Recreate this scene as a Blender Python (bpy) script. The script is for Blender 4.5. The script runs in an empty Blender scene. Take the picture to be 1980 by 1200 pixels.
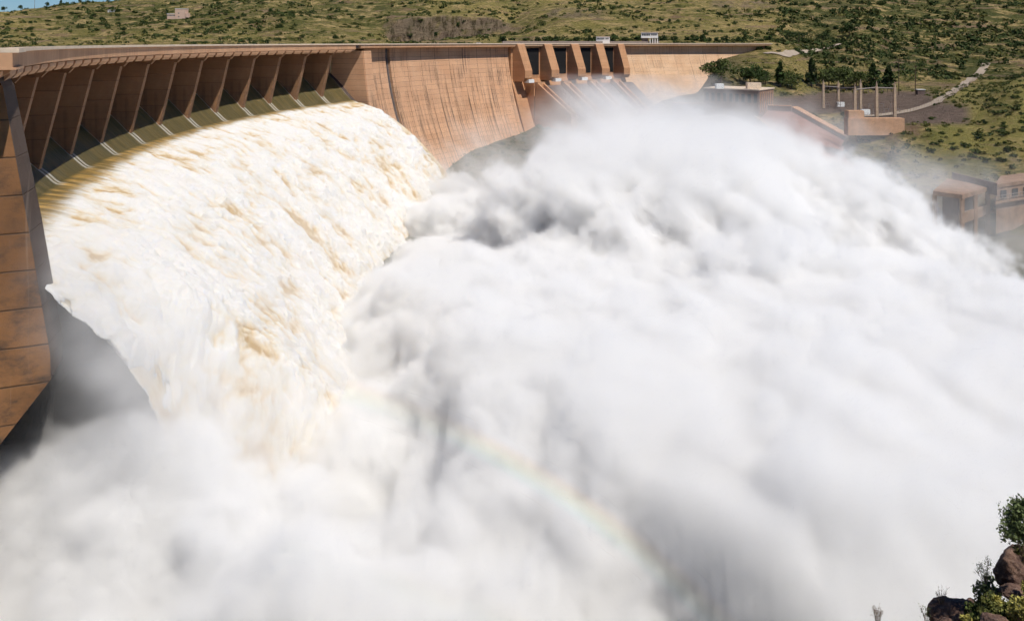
import bpy, bmesh, math, random
import numpy as np
from mathutils import Vector, Matrix, noise as mnoise

random.seed(7)
RNG = np.random.default_rng(11)
SC = bpy.context.scene
COL = SC.collection
F, PX, PY = 1700.0, 990.0, 82.0            # focal length (px of the 1980 wide photo) and principal point

# ------------------------------------------------------------------ helpers
def P(px, py, Y):
    """the point seen at photo pixel (px, py) that lies Y metres ahead of the camera"""
    return Vector(((px - PX) / F * Y, Y, -(py - PY) / F * Y))

def PZ(px, py, z):
    """the point seen at photo pixel (px, py) that lies at height z"""
    Y = -z * F / (py - PY)
    return Vector(((px - PX) / F * Y, Y, z))

def link(o, parent=None):
    COL.objects.link(o)
    if parent is not None:
        o.parent = parent
    return o

def tag(o, label=None, cat=None, group=None, kind=None):
    if label: o['label'] = label
    if cat: o['category'] = cat
    if group: o['group'] = group
    if kind: o['kind'] = kind
    return o

def empty(name, loc=(0, 0, 0), rz=0.0):
    o = bpy.data.objects.new(name, None)
    o.location = loc; o.rotation_euler = (0, 0, rz)
    return link(o)

def mesh_obj(name, verts, faces, mat, parent=None, smooth=False, loc=None):
    me = bpy.data.meshes.new(name)
    me.from_pydata([tuple(v) for v in verts], [], [tuple(f) for f in faces])
    if mat is not None: me.materials.append(mat)
    if smooth:
        me.polygons.foreach_set('use_smooth', [True] * len(me.polygons))
    me.update()
    o = bpy.data.objects.new(name, me)
    if loc is not None: o.location = loc
    return link(o, parent)

def np_mesh(name, V, Q, mat, parent=None, smooth=True, attrs=None):
    """fast mesh from numpy: V (n,3), Q (m,4) quads"""
    me = bpy.data.meshes.new(name)
    n, m, k = len(V), len(Q), Q.shape[1]
    me.vertices.add(n); me.vertices.foreach_set('co', np.ascontiguousarray(V, dtype=np.float32).ravel())
    me.loops.add(m * k); me.loops.foreach_set('vertex_index', np.ascontiguousarray(Q, dtype=np.int32).ravel())
    me.polygons.add(m)
    me.polygons.foreach_set('loop_start', np.arange(0, m * k, k, dtype=np.int32))
    if smooth: me.polygons.foreach_set('use_smooth', np.ones(m, dtype=bool))
    if mat is not None: me.materials.append(mat)
    me.update(calc_edges=True); me.validate()
    for an, av in (attrs or {}).items():
        a = me.attributes.new(an, 'FLOAT', 'POINT'); a.data.foreach_set('value', np.asarray(av, dtype=np.float32).ravel())
    o = bpy.data.objects.new(name, me)
    return link(o, parent)

def grid_quads(nu, nv):
    i, j = np.meshgrid(np.arange(nu - 1), np.arange(nv - 1), indexing='ij')
    a = (i * nv + j).ravel()
    return np.stack([a, a + nv, a + nv + 1, a + 1], axis=1)

class MB:
    """collects boxes, prisms and tubes for ONE mesh object"""
    def __init__(s): s.v = []; s.f = []
    def add(s, vs, fs):
        b = len(s.v); s.v += [Vector(v) for v in vs]; s.f += [tuple(b + i for i in f) for f in fs]
    def box(s, c, size, rz=0.0):
        x, y, z = [h / 2 for h in size]; R = Matrix.Rotation(rz, 3, 'Z'); c = Vector(c)
        vs = [c + R @ Vector(p) for p in ((-x, -y, -z), (x, -y, -z), (x, y, -z), (-x, y, -z), (-x, -y, z), (x, -y, z), (x, y, z), (-x, y, z))]
        s.add(vs, [(0, 3, 2, 1), (4, 5, 6, 7), (0, 1, 5, 4), (1, 2, 6, 5), (2, 3, 7, 6), (3, 0, 4, 7)])
    def hexa(s, lo, hi):
        """lo, hi: 4 points each, same winding (counter-clockwise from above)"""
        s.add(list(lo) + list(hi), [(0, 3, 2, 1), (4, 5, 6, 7), (0, 1, 5, 4), (1, 2, 6, 5), (2, 3, 7, 6), (3, 0, 4, 7)])
    def prism(s, A, B):
        """two matching outlines joined into a closed solid"""
        n = len(A)
        s.add(list(A) + list(B), [tuple(range(n - 1, -1, -1)), tuple(range(n, 2 * n))] + [(i, (i + 1) % n, n + (i + 1) % n, n + i) for i in range(n)])
    def tube(s, pts, rad, n=6):
        pts = [Vector(p) for p in pts]
        if not hasattr(rad, '__len__'): rad = [rad] * len(pts)
        rings = []
        for i, p in enumerate(pts):
            d = (pts[min(i + 1, len(pts) - 1)] - pts[max(i - 1, 0)]).normalized()
            u = d.cross(Vector((0, 0, 1)) if abs(d.z) < .9 else Vector((1, 0, 0))).normalized(); w = d.cross(u)
            rings.append([p + (u * math.cos(2 * math.pi * k / n) + w * math.sin(2 * math.pi * k / n)) * rad[i] for k in range(n)])
        vs = [v for r in rings for v in r]; fs = []
        for i in range(len(pts) - 1):
            for k in range(n):
                a, b = i * n + k, i * n + (k + 1) % n
                fs.append((a, b, b + n, a + n))
        fs.append(tuple(range(n - 1, -1, -1))); fs.append(tuple((len(pts) - 1) * n + k for k in range(n)))
        s.add(vs, fs)
    def build(s, name, mat, parent=None, smooth=False, recalc=True):
        o = mesh_obj(name, s.v, s.f, mat, parent, smooth)
        if recalc:
            bm = bmesh.new(); bm.from_mesh(o.data); bmesh.ops.recalc_face_normals(bm, faces=bm.faces); bm.to_mesh(o.data); bm.free()
        return o

# ---- numpy gradient noise
_perm = np.random.default_rng(5).permutation(512).astype(np.int64)
_perm = np.concatenate([_perm, _perm, _perm])
_g3 = np.random.default_rng(6).normal(size=(512, 3)); _g3 /= np.linalg.norm(_g3, axis=1)[:, None]
def pnoise(x, y, z):
    x, y, z = np.broadcast_arrays(np.asarray(x, float), np.asarray(y, float), np.asarray(z, float))
    xi, yi, zi = np.floor(x).astype(np.int64), np.floor(y).astype(np.int64), np.floor(z).astype(np.int64)
    xf, yf, zf = x - xi, y - yi, z - zi
    u, v, w = [t * t * t * (t * (t * 6 - 15) + 10) for t in (xf, yf, zf)]
    def g(a, b, c):
        h = _perm[_perm[_perm[(xi + a) & 511] + ((yi + b) & 511)] + ((zi + c) & 511)]
        gg = _g3[h]
        return gg[..., 0] * (xf - a) + gg[..., 1] * (yf - b) + gg[..., 2] * (zf - c)
    L = lambda t, a, b: a + t * (b - a)
    return L(w, L(v, L(u, g(0, 0, 0), g(1, 0, 0)), L(u, g(0, 1, 0), g(1, 1, 0))),
                L(v, L(u, g(0, 0, 1), g(1, 0, 1)), L(u, g(0, 1, 1), g(1, 1, 1)))) * 1.6
def fbm(x, y, z, o=4, gain=.5, lac=2.03):
    s, a, n = 0, 1.0, 0
    for i in range(o):
        s = s + a * pnoise(x, y, z); n += a; a *= gain; x = x * lac + 17.3; y = y * lac + 5.1; z = z * lac + 9.7
    return s / n
def billow(x, y, z, o=4, gain=.5, lac=2.1):
    s, a, n = 0, 1.0, 0
    for i in range(o):
        s = s + a * np.abs(pnoise(x, y, z)); n += a; a *= gain; x = x * lac + 7.3; y = y * lac + 3.1; z = z * lac + 1.7
    return s / n
def sstep(a, b, x):
    t = np.clip((x - a) / (b - a), 0, 1); return t * t * (3 - 2 * t)

# ---- node trees: small expression helper for shader and geometry nodes
class NT:
    def __init__(s, tree): s.t = tree; s.n = tree.nodes; s.l = tree.links
    def node(s, typ, **kw):
        n = s.n.new(typ)
        for k, v in kw.items(): setattr(n, k, v)
        return n
    def put(s, sock, v):
        if isinstance(v, bpy.types.NodeSocket): s.l.new(v, sock)
        elif v is not None: sock.default_value = v
    def m(s, op, a, b=None, c=None, clamp=False):
        n = s.node('ShaderNodeMath', operation=op, use_clamp=clamp)
        for i, v in enumerate((a, b, c)):
            if v is not None: s.put(n.inputs[i], v)
        return n.outputs[0]
    def add(s, a, b): return s.m('ADD', a, b)
    def sub(s, a, b): return s.m('SUBTRACT', a, b)
    def mul(s, a, b): return s.m('MULTIPLY', a, b)
    def v(s, op, a, b=None, scale=None):
        n = s.node('ShaderNodeVectorMath', operation=op)
        s.put(n.inputs[0], a)
        if b is not None: s.put(n.inputs[1], b)
        if scale is not None: s.put(n.inputs['Scale'], scale)
        return n.outputs['Value'] if op in ('LENGTH', 'DOT_PRODUCT', 'DISTANCE') else n.outputs['Vector']
    def rng(s, x, a, b, c=0.0, d=1.0, smooth=False):
        n = s.node('ShaderNodeMapRange', interpolation_type='SMOOTHSTEP' if smooth else 'LINEAR')
        s.put(n.inputs['Value'], x)
        for k, q in (('From Min', a), ('From Max', b), ('To Min', c), ('To Max', d)): s.put(n.inputs[k], q)
        return n.outputs['Result']
    def noise(s, vec, scale, detail=3.0, rough=.5, dist=0.0, color=False):
        n = s.node('ShaderNodeTexNoise')
        if vec is not None: s.put(n.inputs['Vector'], vec)
        n.inputs['Scale'].default_value = scale; n.inputs['Detail'].default_value = detail
        n.inputs['Roughness'].default_value = rough; n.inputs['Distortion'].default_value = dist
        return n.outputs['Color'] if color else n.outputs[0]
    def vor(s, vec, scale, feature='F1', out='Distance', rand=1.0):
        n = s.node('ShaderNodeTexVoronoi', feature=feature)
        if vec is not None: s.put(n.inputs['Vector'], vec)
        n.inputs['Scale'].default_value = scale; n.inputs['Randomness'].default_value = rand
        return n.outputs[out]
    def mix(s, f, a, b, mode='MIX'):
        n = s.node('ShaderNodeMix', data_type='RGBA', blend_type=mode)
        s.put(n.inputs[0], f)
        for k, q in ((6, a), (7, b)):
            if isinstance(q, bpy.types.NodeSocket): s.l.new(q, n.inputs[k])
            else: n.inputs[k].default_value = (*q, 1) if len(q) == 3 else q
        return n.outputs[2]
    def ramp(s, x, stops):
        n = s.node('ShaderNodeValToRGB'); s.put(n.inputs[0], x)
        el = n.color_ramp.elements
        while len(el) < len(stops): el.new(.5)
        for e, (p, c) in zip(el, stops): e.position = p; e.color = (*c, 1) if len(c) == 3 else c
        return n.outputs[0]
    def xyz(s, vec):
        n = s.node('ShaderNodeSeparateXYZ'); s.put(n.inputs[0], vec); return n.outputs
    def comb(s, x, y, z):
        n = s.node('ShaderNodeCombineXYZ')
        for i, q in enumerate((x, y, z)): s.put(n.inputs[i], q)
        return n.outputs[0]

def new_mat(name):
    m = bpy.data.materials.new(name); m.use_nodes = True
    t = NT(m.node_tree); t.n.clear()
    out = t.node('ShaderNodeOutputMaterial'); bs = t.node('ShaderNodeBsdfPrincipled')
    t.l.new(bs.outputs[0], out.inputs['Surface'])
    t.out, t.bs = out, bs
    bs.inputs['Roughness'].default_value = .85
    bs.inputs['Specular IOR Level'].default_value = .2
    return m, t
def bump(t, h, strength=.5, dist=.2):
    b = t.node('ShaderNodeBump'); b.inputs['Strength'].default_value = strength; b.inputs['Distance'].default_value = dist
    t.l.new(h, b.inputs['Height']); t.l.new(b.outputs[0], t.bs.inputs['Normal'])
def objco(t):
    return t.node('ShaderNodeTexCoord').outputs['Object']

def plain(name, c, rough=.8, var=.25, scale=1.5, metal=0.0):
    m, t = new_mat(name); co = objco(t)
    n = t.noise(co, scale, 5, .6)
    f = t.rng(n, .3, .7, 1 - var, 1 + var)
    mx = t.node('ShaderNodeVectorMath', operation='SCALE'); mx.inputs[0].default_value = c; t.l.new(f, mx.inputs['Scale'])
    t.l.new(mx.outputs[0], t.bs.inputs['Base Color']); t.bs.inputs['Roughness'].default_value = rough; t.bs.inputs['Metallic'].default_value = metal
    return m

# ------------------------------------------------------------------ camera, light
cam = bpy.data.cameras.new('camera'); cam.sensor_width = 36; cam.lens = 36 * F / 1980
cam.shift_x = 0.0; cam.shift_y = -(600 - PY) / 1980
cam.clip_start = .5; cam.clip_end = 20000
co = bpy.data.objects.new('camera', cam); link(co); co.rotation_euler = (math.radians(90), 0, 0)
SC.camera = co

SUN_AZ, SUN_EL = math.radians(139), math.radians(57)     # azimuth clockwise from +Y
sdir = Vector((math.sin(SUN_AZ) * math.cos(SUN_EL), math.cos(SUN_AZ) * math.cos(SUN_EL), math.sin(SUN_EL)))
sl = bpy.data.lights.new('sun', 'SUN'); sl.energy = 4.7; sl.angle = math.radians(.5); sl.color = (1, .94, .85)
so = link(bpy.data.objects.new('sun', sl)); so.rotation_euler = (-sdir).to_track_quat('-Z', 'Y').to_euler()
w = bpy.data.worlds.new('World'); SC.world = w; w.use_nodes = True
wt = NT(w.node_tree); wt.n.clear()
sky = wt.node('ShaderNodeTexSky', sky_type='NISHITA'); sky.sun_disc = False
sky.sun_elevation = SUN_EL; sky.sun_rotation = SUN_AZ; sky.altitude = 1200; sky.air_density = 1.0; sky.dust_density = .4
bg = wt.node('ShaderNodeBackground'); bg.inputs[1].default_value = .065
wo = wt.node('ShaderNodeOutputWorld'); wt.l.new(wt.mix(1.0, sky.outputs[0], (.58, .82, 1.14), 'MULTIPLY'), bg.inputs[0]); wt.l.new(bg.outputs[0], wo.inputs[0])
SC.view_settings.view_transform = 'Standard'; SC.view_settings.look = 'None'
SC.view_settings.exposure = .0; SC.view_settings.gamma = 1.0
SC.cycles.use_adaptive_sampling = True; SC.cycles.adaptive_threshold = .04; SC.cycles.adaptive_min_samples = 12
SC.cycles.max_bounces = 12; SC.cycles.diffuse_bounces = 3; SC.cycles.glossy_bounces = 2; SC.cycles.volume_bounces = 8
SC.cycles.transparent_max_bounces = 12; SC.cycles.use_denoising = True
SC.cycles.caustics_reflective = False; SC.cycles.caustics_refractive = False
# ------------------------------------------------------------------ materials
CX, CY, R = 408.31, 363.89, 547.44                      # plan circle of the dam crest
def D(ph, d, z):
    """point at crest angle ph (radians), d metres downstream of the pier feet, height z"""
    return Vector((CX - (R - d) * math.cos(ph), CY + (R - d) * math.sin(ph), z))
def phi_px(px, d):
    lo, hi = -.6, 1.5
    for _ in range(60):
        m_ = (lo + hi) / 2; p = D(m_, d, 0)
        if PX + F * p.x / p.y < px: lo = m_
        else: hi = m_
    return lo
PHI0, DPHI = -.253786, .0557662
rad = math.radians

def concrete(name, c1, c2, lift=3.0, joint=16.0, stain=.6, low=0.0, line=.55, radial=False, blotch=False):
    m, t = new_mat(name); co = objco(t); x, y, z = t.xyz(co)
    ang = t.m('ARCTAN2', t.sub(y, CY), t.sub(CX, x))
    if radial:
        s = t.m('LENGTH' if False else 'SQRT', t.add(t.m('POWER', t.sub(x, CX), 2.0), t.m('POWER', t.sub(y, CY), 2.0)))
    else:
        s = t.mul(ang, R)
    wob = t.noise(co, .15, 3)
    zl = t.m('DIVIDE', t.add(z, t.mul(wob, .25)), lift); sj = t.m('DIVIDE', s, joint)
    def edge(v, wdt):                                    # 1 on the line, 0 elsewhere
        f = t.m('FRACT', v); a = t.m('ABSOLUTE', t.sub(f, .5))
        return t.rng(a, .5 - wdt, .5, 0, 1, True)
    cell = t.node('ShaderNodeTexWhiteNoise', noise_dimensions='3D')
    t.put(cell.inputs['Vector'], t.comb(t.m('FLOOR', zl), t.m('FLOOR', sj), 1.0))
    base = t.mix(t.rng(t.noise(co, .07, 5, .6), .35, .65), c1, c2)
    base = t.mix(t.rng(t.noise(co, .9, 5, .65), .3, .75, 0, .55), base, tuple(q * .72 for q in c1))
    tone = t.rng(cell.outputs['Value'], 0, 1, .92, 1.05)
    base = t.mix(1.0, base, t.comb(tone, tone, tone), 'MULTIPLY')
    streak = t.noise(t.comb(t.mul(s, .55), t.mul(z, .014), 3.0), 1.0, 5, .65) if not blotch else t.noise(t.comb(t.mul(s, .16), t.mul(z, .26), 3.0), 1.0, 7, .72)
    patch = t.noise(t.comb(t.mul(s, .05), t.mul(z, .06), 9.0), 1.0, 3, .6)
    lowf = t.rng(z, -75, -25, low, 0.0) if low else 0.0
    f = t.m('MULTIPLY', t.rng(streak, .45, .7, 0, 1, True), t.rng(t.add(patch, lowf), .42, .68, 0, 1, True))
    base = t.mix(t.mul(f, stain), base, (.055, .042, .035))
    strk2 = t.noise(t.comb(t.mul(s, .9), t.mul(z, .02), 7.0), 1.0, 3, .6)
    base = t.mix(t.rng(strk2, .62, .75, 0, .35), base, (.45, .36, .28))
    ln = t.m('MAXIMUM', edge(zl, .035), edge(sj, .018))
    base = t.mix(t.mul(ln, line), base, (.07, .045, .03))
    fine = edge(t.mul(zl, 3.0), .10)
    base = t.mix(t.mul(fine, .10), base, (.1, .06, .04))
    t.l.new(base, t.bs.inputs['Base Color'])
    bump(t, t.add(t.mul(ln, -1.0), t.mul(t.noise(co, 1.5, 6, .7), .7)), .5, .15)
    return m

M = {}
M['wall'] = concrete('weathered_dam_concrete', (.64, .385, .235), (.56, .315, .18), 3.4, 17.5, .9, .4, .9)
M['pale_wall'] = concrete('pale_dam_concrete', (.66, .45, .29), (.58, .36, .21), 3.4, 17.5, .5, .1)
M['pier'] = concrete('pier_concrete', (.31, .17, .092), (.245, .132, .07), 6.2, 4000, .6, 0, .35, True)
M['end_pier'] = concrete('stained_pier_concrete', (.29, .145, .064), (.17, .082, .037), 6.2, 4000, .97, .46, 1.0, True, True)
M['nose'] = concrete('shaded_nose_concrete', (.105, .072, .055), (.075, .052, .042), 6.2, 4000, .9, .3, .5, True, True)  # darker colour paints the dimness of grazing sun on the chamfer
M['deck'] = concrete('deck_concrete', (.58, .34, .20), (.50, .28, .155), 30, 3.2, .35, 0, .5)
M['cap'] = plain('cap_concrete', (.62, .50, .38), .8, .12, .6)
M['arch'] = concrete('wet_shaded_concrete', (.10, .075, .065), (.07, .055, .05), 3.4, 17, .5)  # wet wall, its colour darkened for the shadow behind the falling water
M['outlet'] = concrete('outlet_concrete', (.52, .285, .15), (.43, .22, .115), 3.0, 4000, .35, 0, .4)
M['white'] = plain('white_paint', (.72, .72, .70), .6, .08)
M['black'] = plain('dark_opening', (.012, .012, .013), .9, .3)
M['glass'] = plain('dark_window_glass', (.03, .04, .05), .15, .2)
M['pink'] = plain('pink_plaster', (.60, .42, .33), .9, .08)
M['rail'] = plain('grey_steel', (.22, .19, .17), .6, .2)
M['wet_tan'] = plain('damp_concrete', (.27, .175, .12), .8, .3, .25)
M['brown_wall'] = plain('brown_wall', (.17, .105, .075), .9, .2, .3)
M['tan'] = plain('tan_concrete', (.47, .28, .17), .9, .2, .25)
M['slope'] = plain('red_paving', (.28, .15, .12), .9, .3, .2)
M['dark_wall'] = plain('dark_wall_concrete', (.13, .095, .085), .9, .3, .3)
M['post'] = plain('post_concrete', (.42, .31, .22), .9, .2, .5)
M['bark'] = plain('bark', (.09, .065, .045), .95, .3, 4)
M['asphalt'] = plain('road_surface', (.33, .27, .21), .95, .15, .1)

def leafmat(name, c, var=.5, trans=.15):
    m, t = new_mat(name); co = objco(t)
    rn = t.node('ShaderNodeObjectInfo').outputs['Random']
    geo = t.node('ShaderNodeNewGeometry').outputs['Random Per Island']
    f = t.add(t.rng(geo, 0, 1, 1 - var, 1 + var), t.rng(rn, 0, 1, -.2, .2))
    mx = t.node('ShaderNodeVectorMath', operation='SCALE'); mx.inputs[0].default_value = c; t.l.new(f, mx.inputs['Scale'])
    t.l.new(mx.outputs[0], t.bs.inputs['Base Color']); t.bs.inputs['Roughness'].default_value = .7
    return m
M['leaf_dark'] = leafmat('dark_foliage', (.035, .058, .014))
M['leaf_mid'] = leafmat('olive_foliage', (.065, .085, .022))
M['leaf_pale'] = leafmat('pale_foliage', (.16, .17, .045))
M['leaf_grey'] = leafmat('grey_green_foliage', (.10, .13, .05))
M['cactus'] = leafmat('cactus_skin', (.16, .22, .09), .25)
M['dry'] = leafmat('dry_grass_blades', (.30, .27, .07), .4)
M['twig'] = plain('grey_twigs', (.20, .15, .11), .95, .3, 6)

# ------------------------------------------------------------------ terrain
COLS = {
 -500: [(60,-112),(100,-112),(130,-30),(800,-12),(1000,-4),(1300,10),(2000,72),(2400,60),(6000,20)],
 0:    [(60,-112),(150,-112),(215,-40),(850,-12),(1000,-4),(1300,14),(1650,42),(2050,73),(2400,66),(6000,20)],
 150:  [(60,-112),(250,-112),(310,-40),(850,-12),(1000,-4),(1300,16),(1650,50),(2050,88),(2400,80),(6000,20)],
 330:  [(60,-112),(350,-112),(400,-40),(850,-12),(1000,-4),(1300,20),(1700,62),(2200,108),(2700,140),(6000,100)],
 600:  [(60,-112),(480,-112),(570,-40),(850,-12),(1000,-4),(1300,22),(1700,75),(2300,150),(3200,240),(6000,240)],
 730:  [(60,-112),(560,-108),(610,-86),(660,-40),(850,-12),(1000,-4),(1330,20),(1395,30),(1700,75),(2300,150),(3200,250),(6000,240)],
 760:  [(60,-112),(560,-108),(620,-87),(670,-40),(850,-12),(1000,-4),(1385,5),(1400,40),(1700,72),(2300,150),(3200,250),(6000,240)],
 860:  [(60,-112),(540,-110),(600,-93),(650,-80),(720,-40),(850,-12),(1000,-4),(1385,5),(1400,44),(1700,66),(2300,140),(3200,260),(6000,240)],
 950:  [(60,-112),(480,-112),(560,-95),(640,-82),(705,-72),(760,-40),(850,-12),(1000,-4),(1385,10),(1400,42),(1700,66),(2300,150),(3200,260),(6000,240)],
 990:  [(60,-112),(460,-112),(560,-96),(640,-82),(725,-70),(780,-40),(860,-12),(1000,-4),(1385,16),(1400,30),(1700,60),(2300,140),(3200,250),(6000,240)],
 1050: [(60,-112),(430,-112),(560,-94),(640,-80),(730,-66),(770,-60),(840,-30),(930,-6),(1000,-2),(1200,18),(1500,60),(1900,85),(2500,165),(3200,250),(6000,240)],
 1200: [(60,-112),(420,-112),(580,-90),(680,-70),(790,-64),(850,-58),(890,-8),(960,-2),(1100,16),(1500,55),(2200,140),(3000,250),(6000,250)],
 1340: [(60,-112),(420,-112),(560,-82),(640,-56),(760,-51),(800,-50),(862,-48),(900,-4),(950,-1),(1100,14),(1500,58),(2200,150),(3000,250),(6000,250)],
 1400: [(60,-112),(420,-112),(550,-80),(620,-54),(735,-50),(765,-36),(800,-25),(860,-18),(900,-4),(950,-1),(1100,14),(1500,58),(2200,150),(3000,250),(6000,250)],
 1490: [(60,-112),(420,-112),(540,-94),(600,-80),(650,-58),(672,-50.5),(720,-50),(760,-42),(830,-20),(890,-4),(1000,2),(1200,22),(1600,70),(2300,165),(3000,250),(6000,250)],
 1600: [(60,-112),(420,-112),(500,-100),(560,-88),(600,-76),(640,-60),(662,-51),(790,-49),(850,-40),(930,-25),(1100,-4),(1400,30),(2200,145),(3000,260),(6000,250)],
 1672: [(60,-112),(420,-112),(500,-98),(548,-86),(556,-66),(574,-51),(790,-49),(850,-40),(930,-25),(1100,-4),(1400,30),(2200,145),(3000,260),(6000,250)],
 1750: [(60,-112),(420,-112),(480,-88),(540,-60),(578,-51),(820,-48),(900,-41),(1000,-28),(1200,-6),(1500,28),(2300,150),(3000,270),(6000,250)],
 1880: [(60,-112),(410,-112),(445,-94),(470,-86),(500,-70),(560,-55),(620,-47),(700,-43),(800,-41),(900,-39),(1000,-36),(1200,-12),(1500,22),(2300,150),(3000,280),(6000,250)],
 1980: [(60,-112),(400,-112),(440,-94),(470,-84),(500,-68),(560,-42),(620,-31),(680,-27),(760,-34),(850,-40),(950,-38),(1100,-24),(1500,22),(2300,150),(3000,280),(6000,250)],
 2600: [(60,-112),(380,-112),(430,-94),(470,-80),(500,-64),(560,-38),(620,-26),(680,-20),(760,-28),(850,-36),(950,-36),(1100,-24),(1500,22),(2300,150),(3000,280),(6000,250)],
}
_pxs = sorted(COLS)
def base_height(px, Y):
    """px, Y arrays of the same shape"""
    px = np.clip(px, _pxs[0], _pxs[-1] - 1e-6)
    H = np.stack([np.interp(Y, *zip(*COLS[k])) for k in _pxs], 0)
    i = np.clip(np.searchsorted(_pxs, px, side='right') - 1, 0, len(_pxs) - 2)
    P0 = np.array(_pxs, float); f = (px - P0[i]) / (P0[i + 1] - P0[i]); f = f * f * (3 - 2 * f)
    a = np.take_along_axis(H, i[None], 0)[0]; b = np.take_along_axis(H, (i + 1)[None], 0)[0]
    return a * (1 - f) + b * f
def height(X, Y):
    X = np.asarray(X, float); Y = np.asarray(Y, float)
    px = PX + F * X / np.maximum(Y, 1)
    h = base_height(px, Y)
    far = sstep(880, 1300, Y)
    slope = sstep(-96, -70, h) * (1 - sstep(880, 1000, Y)) * (1 - sstep(-54, -51.5, h) * sstep(-46, -48.2, h))
    h = h + far * (fbm(X / 260, Y / 330, 0, 5) * 26 + fbm(X / 60, Y / 70, 4, 4) * 6)
    h = h + slope * (fbm(X / 45, Y / 45, 2, 4) * 3.0)
    return h
def ground_at(x, y): return float(height(np.array([x]), np.array([y]))[0])

ys = np.concatenate([np.geomspace(60, 380, 40, endpoint=False), np.geomspace(380, 1380, 230, endpoint=False), np.linspace(1380, 1405, 10, endpoint=False), np.geomspace(1405, 6000, 190)])
pxs = np.linspace(-500, 2600, 420)
PXg, Yg = np.meshgrid(pxs, ys, indexing='ij'); Xg = (PXg - PX) / F * Yg
Zg = height(Xg, Yg)
gx = np.gradient(Zg, axis=1) / np.maximum(np.gradient(Yg, axis=1), .1)
rock = sstep(.45, 1.2, gx) * sstep(900, 1000, Yg)
quarry = sstep(735, 770, PXg) * sstep(1020, 960, PXg) * sstep(1370, 1386, Yg) * sstep(1412, 1402, Yg)
scree = np.maximum(sstep(1035, 1060, PXg) * sstep(1190, 1150, PXg) * sstep(30, 38, Zg) * sstep(60, 52, Zg), sstep(1360, 1385, PXg) * sstep(1520, 1480, PXg) * sstep(58, 64, Zg) * sstep(84, 78, Zg)) * sstep(1100, 1200, Yg)
qn = fbm(Xg / 14, Yg * 0, Zg / 9, 4)
quarry = quarry * sstep(-.22, .06, qn + .22 * sstep(44, 26, Zg)) 
rock = np.maximum(np.maximum(rock * sstep(-.2, .1, qn), quarry), scree * .8 * sstep(-.25, .1, qn)) * .82
lush = sstep(1480, 1560, PXg) * sstep(880, 960, Yg) + .75 * sstep(480, 250, np.abs(PXg - 450)) * sstep(1100, 1500, Yg)
yard = sstep(1470, 1500, PXg) * sstep(1890, 1860, PXg) * sstep(-54, -52.2, Zg) * sstep(-44, -47.5, Zg) * sstep(560, 575, Yg) * sstep(860, 820, Yg)
fresh = sstep(1760, 1840, PXg) * sstep(830, 760, Yg) * sstep(-80, -60, Zg)
toe = sstep(1480, 1380, PXg) * sstep(900, 860, Yg)
mt_, t = new_mat('dry_hillside'); cc = objco(t)
def attr(t, n): 
    a = t.node('ShaderNodeAttribute'); a.attribute_name = n; return a.outputs['Fac']
n1 = t.noise(cc, .009, 6, .65); n2 = t.noise(t.v('MULTIPLY', cc, (1, .7, 3)), .035, 7, .7); n3 = t.noise(t.v('MULTIPLY', cc, (1, .8, 5)), .16, 6, .75)
c = t.mix(t.rng(n1, .40, .58), (.36, .285, .095), (.185, .17, .05))
c = t.mix(t.rng(n2, .47, .60), c, (.42, .31, .14))
c = t.mix(t.rng(n3, .50, .60, 0, .9), c, (.042, .05, .017))
c = t.mix(t.mul(t.rng(n2, .60, .48), t.rng(attr(t, 'lush'), 0, 1, .2, .88)), c, (.05, .062, .02))
c = t.mix(t.rng(t.noise(cc, .022, 6, .7), .57, .66, 0, .85), c, (.20, .125, .085))
ter_ = t.noise(t.v('MULTIPLY', cc, (.05, .05, 1.6)), .12, 4, .7)
c = t.mix(t.rng(ter_, .57, .64, 0, .7), c, (.25, .165, .115))
n4 = t.noise(cc, .5, 5, .8)
c = t.mix(t.rng(n4, .58, .68, 0, .7), c, (.34, .28, .20))
c = t.mix(t.rng(n4, .42, .34, 0, .7), c, (.05, .045, .022))
c = t.mix(t.mul(attr(t, 'fresh'), t.rng(n3, .38, .55, .25, .8)), c, t.mix(t.rng(n1, .4, .6), (.30, .26, .085), (.19, .19, .055)))
c = t.mix(attr(t, 'toe'), c, t.mix(t.rng(n3, .4, .6), (.19, .15, .09), (.085, .09, .04)))
c = t.mix(attr(t, 'yard'), c, t.mix(t.rng(n3, .4, .6), (.20, .145, .115), (.13, .10, .08)))
rkn = t.noise(t.v('MULTIPLY', cc, (1, .4, .35)), .13, 8, .8)
rk = t.ramp(rkn, [(.36, (.016, .012, .010)), (.45, (.095, .072, .055)), (.55, (.27, .20, .145)), (.68, (.09, .068, .055))])
c = t.mix(attr(t, 'rock'), c, rk)
t.l.new(c, t.bs.inputs['Base Color']); t.bs.inputs['Roughness'].default_value = .95; t.bs.inputs['Specular IOR Level'].default_value = .05
bump(t, t.add(t.add(n3, t.mul(n2, 1.5)), t.mul(t.noise(cc, .8, 5, .7), .5)), 1.0, 4.0)
ter = np_mesh('hillside', np.stack([Xg, Yg, Zg], -1).reshape(-1, 3), grid_quads(len(pxs), len(ys)), mt_, attrs={'rock': rock, 'lush': lush, 'yard': yard, 'fresh': fresh, 'toe': toe})
tag(ter, kind='structure')

# river in the gorge
m, t = new_mat('river_water'); cc = objco(t)
t.bs.inputs['Base Color'].default_value = (.11, .105, .07, 1); t.bs.inputs['Roughness'].default_value = .12; t.bs.inputs['Specular IOR Level'].default_value = .5
bump(t, t.noise(t.v('MULTIPLY', cc, (.5, 1, 1)), .5, 6, .65), .5, .5)
WL = -96.0
o = mesh_obj('water', [(-160, 40, WL), (700, 40, WL), (700, 640, WL), (-160, 640, WL)], [(0, 1, 2, 3)], m); tag(o, kind='structure')

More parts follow.
